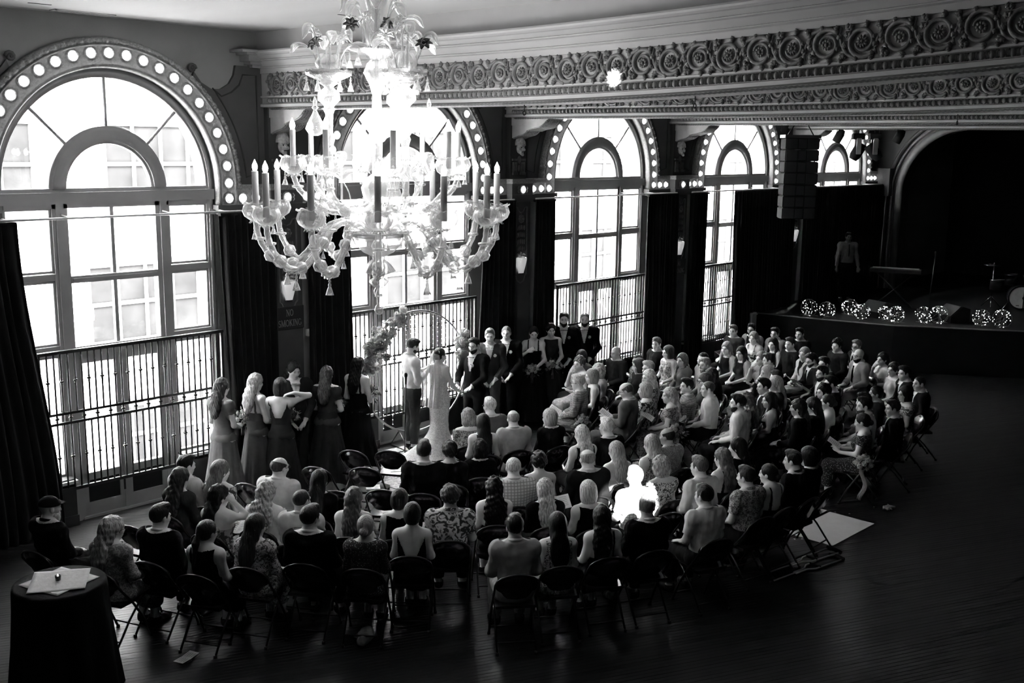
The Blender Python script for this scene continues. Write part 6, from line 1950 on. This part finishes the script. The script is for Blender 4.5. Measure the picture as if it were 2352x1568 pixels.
# bride: lace sheath with train, veil
BX, BY, BR = 4.74, -1.10, face_vec(.97, .12)
lace = fabric('bridal_lace', .86, 'floral', .62, 38, w=.45)
t = person(BX, BY, BR, .995, 'Wb', 'bun:.025', 'st.86', .62, 'bride in a white lace gown with long veil', '', group=GR)
for c in t.children:
    if c.name.startswith('bodice'): c.material_slots[0].link = 'OBJECT'; c.material_slots[0].material = lace
def mermaid():
    n, nz = 80, 30; V = []
    prof = [(0.0, .122), (.08, .150), (.16, .178), (.24, .185), (.38, .165), (.52, .150), (.66, .165), (.80, .215), (.92, .28), (1.0, .36)]
    zw = 1.10; px, pr_ = zip(*prof)
    for j in range(nz + 1):
        f = j / nz; z = zw * (1 - f) + .015; b = np.interp(f, px, pr_); fl = max(0, (f - .55) / .45)
        for i in range(n):
            a = 2 * PI * i / n; k = 1 + .05 * fl * math.sin(9 * a) + .03 * fl * math.sin(17 * a)
            back = max(0, -math.sin(a)); tr = 1.15 * fl ** 3.2 * back ** 1.6
            V.append((b * k * math.cos(a) * (1 + .25 * fl * back), b * k * math.sin(a) * (.82 if math.sin(a) > 0 else .86) - tr, max(.012, z)))
    F = [(j * n + i, (j + 1) * n + i, (j + 1) * n + (i + 1) % n, j * n + (i + 1) % n) for j in range(nz) for i in range(n)]
    m = MB(); m.add(V, F); return m.mesh('gown_skirt')
obj('gown_skirt', mermaid(), lace, t)
def veil():
    n, nz = 40, 22; V = []
    for j in range(nz + 1):
        f = j / nz; z = 1.66 - .86 * f; w = .085 + .10 * min(1, f * 2.2)
        for i in range(n + 1):
            u = i / n * 2 - 1; V.append((w * u, -.10 - .10 * f - .010 * math.cos(u * 14) * f - .05 * (1 - u * u), z - .03 * u * u * (1 - f)))
    F = [(j * (n + 1) + i, j * (n + 1) + i + 1, (j + 1) * (n + 1) + i + 1, (j + 1) * (n + 1) + i) for j in range(nz) for i in range(n)]
    m = MB(); m.add(V, F); return m.mesh('veil')
obj('veil', veil(), crystal('sheer_tulle', .38, .95), t)
m = MB(); m.tube([(.06 * math.cos(a), -.075 + .02 * math.sin(a), 1.655 + .035 * math.sin(a)) for a in np.linspace(0, PI, 9)], .008, 5); m.build('hair_comb', mat('comb_silver', .7, .3, metal=.8), t)

# ------------------------------------------------------------------ flower hoop, string curtain, microphone, rug
def hoop():
    t = thing('wedding_hoop', 'round gold hoop arch dressed with flowers behind the couple', 'wedding arch', (4.80, -.50, 0), math.radians(-8))
    R, cz = .99, 1.235
    m = MB(); m.tube([(R * math.cos(a), 0, cz + R * math.sin(a)) for a in np.linspace(0, 2 * PI, 73)[:-1]], .016, 8, closed=True); m.build('ring', mat('brass_tube', .42, .3, metal=.8), t)
    m = MB()
    for s in (-1, 1): m.tube([(s * .35, 0, .29), (s * .35, -.35, .012), (s * .35, .25, .012), (s * .35, 0, .29)], .012, 6)
    m.build('stand', m_iron, t)
    r = random.Random(4)
    def cluster(a0, a1, n, w, nm):
        c = thing(nm); c.parent = t
        for k in range(n):
            f = k / (n - 1); a = a0 + (a1 - a0) * f; ww = w * (.45 + .75 * math.sin(PI * min(1, .12 + f * .8)))
            p = Vector((R * math.cos(a), -.03, cz + R * math.sin(a))) + Vector((r.gauss(0, .5) * ww, -abs(r.gauss(0, .45)) * ww, r.gauss(0, .5) * ww))
            o = obj('bloom', ROSE, m_bl[r.choice((0, 0, 0, 1, 1))], c, tuple(p)); s = r.uniform(1.1, 2.2); o.scale = (s, s, s); o.rotation_euler = (PI / 2 + r.gauss(0, .5), 0, r.gauss(0, .6))
        for k in range(2):
            a = a0 + (a1 - a0) * r.random(); o = obj('foliage', SPRAY[k % 2], mat('pale_leaf', .16, .6, var=.3), c, (R * math.cos(a), -.02, cz + R * math.sin(a))); o.scale = (.7, .7, .7)
    cluster(math.radians(108), math.radians(174), 84, .16, 'flower_garland')
    cluster(math.radians(2), math.radians(30), 50, .16, 'flower_cluster')
hoop()
def string_curtain():
    t = thing('bead_curtain', 'strands of small lights hanging inside the flower hoop', 'light curtain', (4.85, -.42, 0), math.radians(-8))
    mw = mat('strand_wire', .55, .6); mg = glow('strand_light_glow', 2.2)
    for k in range(15):
        x = -.62 + k * .088; top = 1.235 + math.sqrt(max(0, .97 ** 2 - x * x)); ln = random.uniform(1.3, 1.85); b = max(.08, top - ln)
        m = MB(); m.tube([(x, 0, top), (x, 0, b)], .0022, 4); s = m.build('strand', mw, t)
        g = MB(); z = top - .05
        while z > b:
            g.ball((x, 0, z), .007, 5, 4); z -= .075
        tag(g.build('beads', mg, s), kind='stuff')
string_curtain()
mic(4.22, -.86, 0, 1.22, 'thin black microphone stand in front of the officiant', .03)
def rug():
    m, nt, b = _nt('mottled_rug')
    N, L = nt.nodes, nt.links
    tc = N.new('ShaderNodeTexCoord'); no = N.new('ShaderNodeTexNoise'); no.inputs['Scale'].default_value = 26; no.inputs['Detail'].default_value = 5
    L.new(tc.outputs['Object'], no.inputs['Vector']); cr = N.new('ShaderNodeValToRGB'); cr.color_ramp.elements[0].position = .38; cr.color_ramp.elements[1].position = .62
    cr.color_ramp.elements[0].color = g3(.22); cr.color_ramp.elements[1].color = g3(.62); L.new(no.outputs['Fac'], cr.inputs['Fac']); L.new(cr.outputs['Color'], b.inputs['Base Color']); b.inputs['Roughness'].default_value = .95
    q = MB(); q.bbox(-1.35, 1.35, -.9, .85, 0, .012, .004); o = q.build('rug', m, None, smooth=False); o.location = (4.45, -1.25, 0); o.rotation_euler = (0, 0, -.06)
    tag(o, 'pale mottled rug under the couple', 'rug')
rug()
q = MB(); q.bbox(0, 1.15, -.32, .32, 0, .004, .001); o = q.build('aisle_runner', mat('runner_cloth', .62, .9, var=.04), None, smooth=False); o.location = (5.42, -7.18, 0); o.rotation_euler = (0, 0, -.02)
tag(o, 'pale cloth aisle runner ending on the bare floor', 'aisle runner')
PET = MB(); PET.add([(-.02, 0, 0), (0, -.014, .006), (.022, 0, .002), (0, .014, .006), (0, 0, .001)], [(0, 1, 4), (1, 2, 4), (2, 3, 4), (3, 0, 4)]); PET = PET.mesh('petal')
for k, (x, y) in enumerate(((5.95, -6.72), (6.02, -6.74), (6.20, -6.62), (6.28, -6.66), (6.35, -6.86), (6.43, -6.84), (6.60, -6.95), (6.68, -7.12), (5.28, -7.05), (5.35, -7.12), (6.1, -6.7), (6.5, -6.8))):
    o = obj('petal', PET, m_bl[0], None, (x, y, .006)); o.rotation_euler = (0, 0, k * 1.3); tag(o, 'pale flower petal scattered on the floor beside the aisle runner', 'petal', 'petals by the aisle runner')

# ------------------------------------------------------------------ aisle bouquets on chairs, ribbons, programs
for k, (x, y, z, lab) in enumerate(((6.02, -2.98, .62, 'bouquet tied to the aisle chair of the checked jacket'), (6.46, -4.42, .66, 'bouquet on the chair of the blonde in paisley'), (7.02, -7.12, .64, 'ribboned bouquet beside the woman with the bun'), (4.72, -4.98, .55, 'dim bouquet on the chair behind the white-haired man'))):
    b = bouquet((x, y, z), lab, 20 + k, .12, 16, False, group='bouquets tied to aisle chairs')
    for s in (-1, 1):
        m = MB(); r_ = random.Random(k)
        P = [(s * .03 + .02 * math.sin(i), .03 * math.cos(i * .8), -.08 - i * .055) for i in range(9)]
        m.tube(P, .018, 6, squash=.12); m.build('ribbon', mat('satin_ribbon', .18, .4), b)
    b.rotation_euler = (0, 0, b.rotation_euler[2])
m = MB(); r_ = random.Random(3)
m.tube([(.11 * math.cos(i * 1.3) * r_.uniform(.4, 1), .07 * math.sin(i * 1.7) * r_.uniform(.4, 1), .02 + .02 * r_.random()) for i in range(22)], .02, 5, squash=.3)
o = m.build('ribbon_pile', mat('pale_ribbon', .5, .5), None); o.location = (7.24, -7.41, 0); tag(o, 'crumpled pale ribbon fallen on the floor at the aisle end', 'ribbon')
m_paper = mat('paper', .8, .8, var=.06)
def program(loc, rz, tilt, label, w=.14, h=.20, fold=.5):
    t = thing('program', label, 'program', loc, rz, 'wedding programs'); t.rotation_euler = (tilt, 0, rz)
    for s in (-1, 1):
        m = MB(); m.box(min(0, s * w), max(0, s * w), -h / 2, h / 2, -.001, .001); o = m.build('leaf', m_paper, t, smooth=False); o.rotation_euler = (0, -s * fold, 0)
        g = MB()
        for k in range(6): g.box(min(s * .02, s * (w - .03)), max(s * .02, s * (w - .03)), h * .32 - k * .024, h * .32 - k * .024 + .005, .0012, .0018)
        g.build('printed_lines', mat('print_grey', .25, .9), o, smooth=False)
def lap(i, fwd=.34, z=.76, side=0.0):
    x, y, rz = POS[i]; return (x - math.sin(rz) * fwd + math.cos(rz) * side, y + math.cos(rz) * fwd + math.sin(rz) * side, z), rz
for i, fw, z, sd, lab in (('A18', .36, .72, 0, 'program in the hands of the man in the checked jacket'), ('A20', .36, .80, 0, 'program held up by the balding man in the blazer'), ('A17', .36, .78, 0, 'program in the hand of the blonde in paisley'), ('B33', .36, .78, 0, 'program held by the woman with the bun'), ('B15', .36, .82, 0, 'program held by the bearded man with tie'), ('C8', .42, .84, .28, 'large open white program right of the wavy blonde'), ('B1', .34, .72, 0, 'program in the lap of the man by the fourth window'), ('C12', .36, .72, .12, 'program in the lap of the bare-backed woman'), ('A7', .36, .72, 0, 'program in the lap of the grey bearded man'), ('B16', .40, .80, 0, 'open program below the man with glasses, right block'), ('E2', .34, .70, .2, 'program beside the grey long-haired woman'), ('E7', .34, .70, 0, 'program in the lap of the bare-backed woman touching her hair')):
    p, rz = lap(i, fw, z, sd); program(p, rz, .55, lab, fold=.25)
for k, (x, y, lab) in enumerate(((2.47, -2.55, 'program lying on the empty front row seat'), (1.75, -2.9, 'program lying on the empty second row seat'), (1.33, -3.74, 'program lying on the empty third row seat'), (2.13, -2.19, 'program lying on the leftmost empty front seat'))):
    rz = yaw_to(x, y); program((x - math.sin(rz) * .26, y + math.cos(rz) * .26, .468), rz + .4, 0, lab, .09, .18, .0)
program((-1.72, -4.43, .012), .35, 0, 'folded program card lying on the bare floor at lower left', .12, .11, .06)

# ------------------------------------------------------------------ cocktail table with candle
def cocktail_table():
    t = thing('cocktail_table', 'tall round cocktail table under a black floor-length cloth', 'table', (-2.80, -4.25, 0))
    m = MB(); m.lathe([(.0, 1.03), (.37, 1.03), (.375, 1.045), (.36, 1.05), (0, 1.05)], 40); m.build('table_top', m_dark, t)
    m = MB(); m.tube([(0, 0, .02), (0, 0, 1.03)], .04, 10); m.lathe([(.0, 0), (.28, 0), (.26, .03), (.05, .06)], 20); m.build('pedestal', m_iron, t)
    c = MB(); n = 96; V = []; prof = [(.0, 1.056), (.36, 1.056), (.385, 1.048), (.392, 1.02), (.40, .85), (.42, .55), (.45, .25), (.475, .015)]
    for j, (r, z) in enumerate(prof):
        for i in range(n):
            a = 2 * PI * i / n; f = max(0, (1.03 - z)); V.append(((r * (1 + .05 * f * math.sin(11 * a + math.sin(3 * a)))) * math.cos(a), (r * (1 + .05 * f * math.sin(11 * a + math.sin(3 * a)))) * math.sin(a), z))
    c.add(V, [(j * n + i, (j + 1) * n + i, (j + 1) * n + (i + 1) % n, j * n + (i + 1) % n) for j in range(len(prof) - 1) for i in range(n)])
    tag(c.build('tablecloth', fabric('black_tablecloth', .014, rough=.85)), 'black floor-length cloth on the cocktail table', 'tablecloth').location = (-2.80, -4.25, 0)
    for k, (rz, lab) in enumerate(((.30, 'pale square napkin lying under the other on the cocktail table'), (1.02, 'pale square napkin on top, beneath the candle'))):
        s = .235; nn = 12; V = []
        for j in range(nn + 1):
            for i in range(nn + 1):
                x, y = (i / nn * 2 - 1) * s, (j / nn * 2 - 1) * s; V.append((x, y, .0035 * math.sin(9 * x + 5 * y + k) * math.cos(13 * y)))
        q = MB(); q.add(V, [(j * (nn + 1) + i, j * (nn + 1) + i + 1, (j + 1) * (nn + 1) + i + 1, (j + 1) * (nn + 1) + i) for j in range(nn) for i in range(nn)])
        o = q.build('napkin', fabric('napkin_linen', .62)); o.location = (-2.80, -4.25, 1.063 + k * .006); o.rotation_euler = (0, 0, rz); tag(o, lab, 'napkin', 'napkins on the cocktail table')
        md = o.modifiers.new('thickness', 'SOLIDIFY'); md.thickness = .003
    v = thing('votive_candle', 'small lit votive candle in dark glass on the napkins', 'candle', (-2.81, -4.25, 1.073))
    m = MB(); m.lathe([(.0, 0), (.022, 0), (.026, .045), (.023, .045), (.02, .008), (0, .008)], 18); m.build('holder', mat('dark_votive_glass', .02, .15), v)
    m = MB(); m.lathe([(.0, .03), (.02, .03), (.02, .008)], 14); m.build('wax', mat('wax', .7, .5), v)
    m = MB(); m.lathe([(.001, 0), (.004, .006), (.003, .014), (.0005, .022)], 8, (0, 0, .034)); m.build('flame', glow('candle_flame', 20), v)
cocktail_table()

# ------------------------------------------------------------------ crutches, bag, jacket on a chair, man on the stage
def crutch(x, y, z, rz, label):
    t = thing('crutch', label, 'crutch', (x, y, z), rz, 'pair of crutches on the floor'); al = mat('aluminium', .7, .35, metal=.35)
    for s in (-1, 1):
        m = MB(); m.tube([(.42, s * .018, .015), (.62, s * .018, .015), (.72, s * .07, .015), (1.22, s * .085, .015)], .011, 7); m.build('upright', al, t)
    m = MB(); m.tube([(0, 0, .015), (.55, 0, .015)], .010, 7); m.build('lower_tube', al, t)
    m = MB(); m.lathe([(.0, 0), (.018, 0), (.014, .05), (0, .05)], 10); m.xf(Matrix.Translation((-.03, 0, .015)) @ Matrix.Rotation(PI / 2, 4, 'Y')); m.build('rubber_tip', m_black, t)
    m = MB(); m.tube([(1.22, -.10, .02), (1.24, 0, .025), (1.22, .10, .02)], .026, 8); m.build('underarm_pad', m_black, t)
    m = MB(); m.tube([(.80, -.08, .015), (.80, .08, .015)], .016, 8); m.build('hand_grip', m_black, t)
crutch(3.86, -7.53, .0, math.atan2(-.20, 1.25), 'aluminium crutch on the floor, nearer of the pair')
crutch(3.98, -7.40, .03, math.atan2(-.24, 1.25), 'aluminium crutch on the floor, further of the pair')
def bag():
    t = thing('shoulder_bag', 'crumpled pale bag lying under the back row chairs', 'bag', (-.29, -5.36, 0), .5)
    P = [Ell((0, 0, .05), (.16, .075, .055), 'b', .03), Ell((.07, .03, .06), (.09, .05, .045), 'b', .03), Ell((-.09, -.01, .05), (.08, .05, .045), 'b', .03)]
    phi, lo = field(P, .012); V, F = surface_nets(phi, lo, .012); V = V + vnormals(V, F) * curl_noise(V, .010, 40)[:, None]; V[:, 2] = np.maximum(V[:, 2], .002)
    obj('pouch', np_mesh('pouch', V, F), fabric('bag_canvas', .30), t)
    m = MB(); m.tube([(-.12, .03, .08), (-.05, .10, .06), (.05, .11, .03), (.13, .04, .07)], .010, 6); m.build('strap', fabric('bag_canvas', .30), t)
bag()
def draped_jacket():
    x, y = 3.95, -6.95; rz = yaw_to(x, y); place_chair(x, y, rz, 'black folding chair with a tweed jacket hung over its back', 'empty folding chairs')
    n, nz = 30, 14; V = []
    for j in range(nz + 1):
        f = j / nz
        for i in range(n + 1):
            a = PI * i / n; w = .235 - .0 * f
            if j == 0: V.append((w * .86 * math.cos(a), -.215, .70 + .135 * math.sin(a)))
            else: V.append((w * math.cos(a) * (1 + .03 * math.sin(5 * f + i)), -.245 - .035 * math.sin(a) - .03 * f + .006 * math.sin(i * 1.1 + 4 * f), (.70 + .13 * math.sin(a)) * (1 - f) + f * (.36 + .03 * math.sin(i * .7))))
    q = MB(); q.add(V, [(j * (n + 1) + i, j * (n + 1) + i + 1, (j + 1) * (n + 1) + i + 1, (j + 1) * (n + 1) + i) for j in range(nz) for i in range(n)])
    o = q.build('jacket', fabric('tweed', .26)); o.location = (x, y, 0); o.rotation_euler = (0, 0, rz); tag(o, 'grey tweed jacket draped over a chair back near the near aisle', 'jacket')
    md = o.modifiers.new('thickness', 'SOLIDIFY'); md.thickness = .012
draped_jacket()
person(19.0, -1.0, face_vec(-.75, -.66), .98, 'Ms', 'short:.01', 'sh.14/.02', .12, 'dim musician in shirt, dark tie and braces on the stage', 't', z=1.03, group='stage performers')

# ------------------------------------------------------------------ two narrow added spots, source unknown: one on a guest, one on the beam
added_spot((-3.0, -12.5, 6.2), (2.82, -6.34, 1.0), 30000, math.radians(4.0), 'narrow added spotlight out of view, making the hot patch on a guest')
added_spot((-6.5, -7.0, 5.9), (2.27, -6.30, 5.54), 40000, math.radians(1.1), 'narrow added spotlight out of view, making the hot patch on the beam frieze')
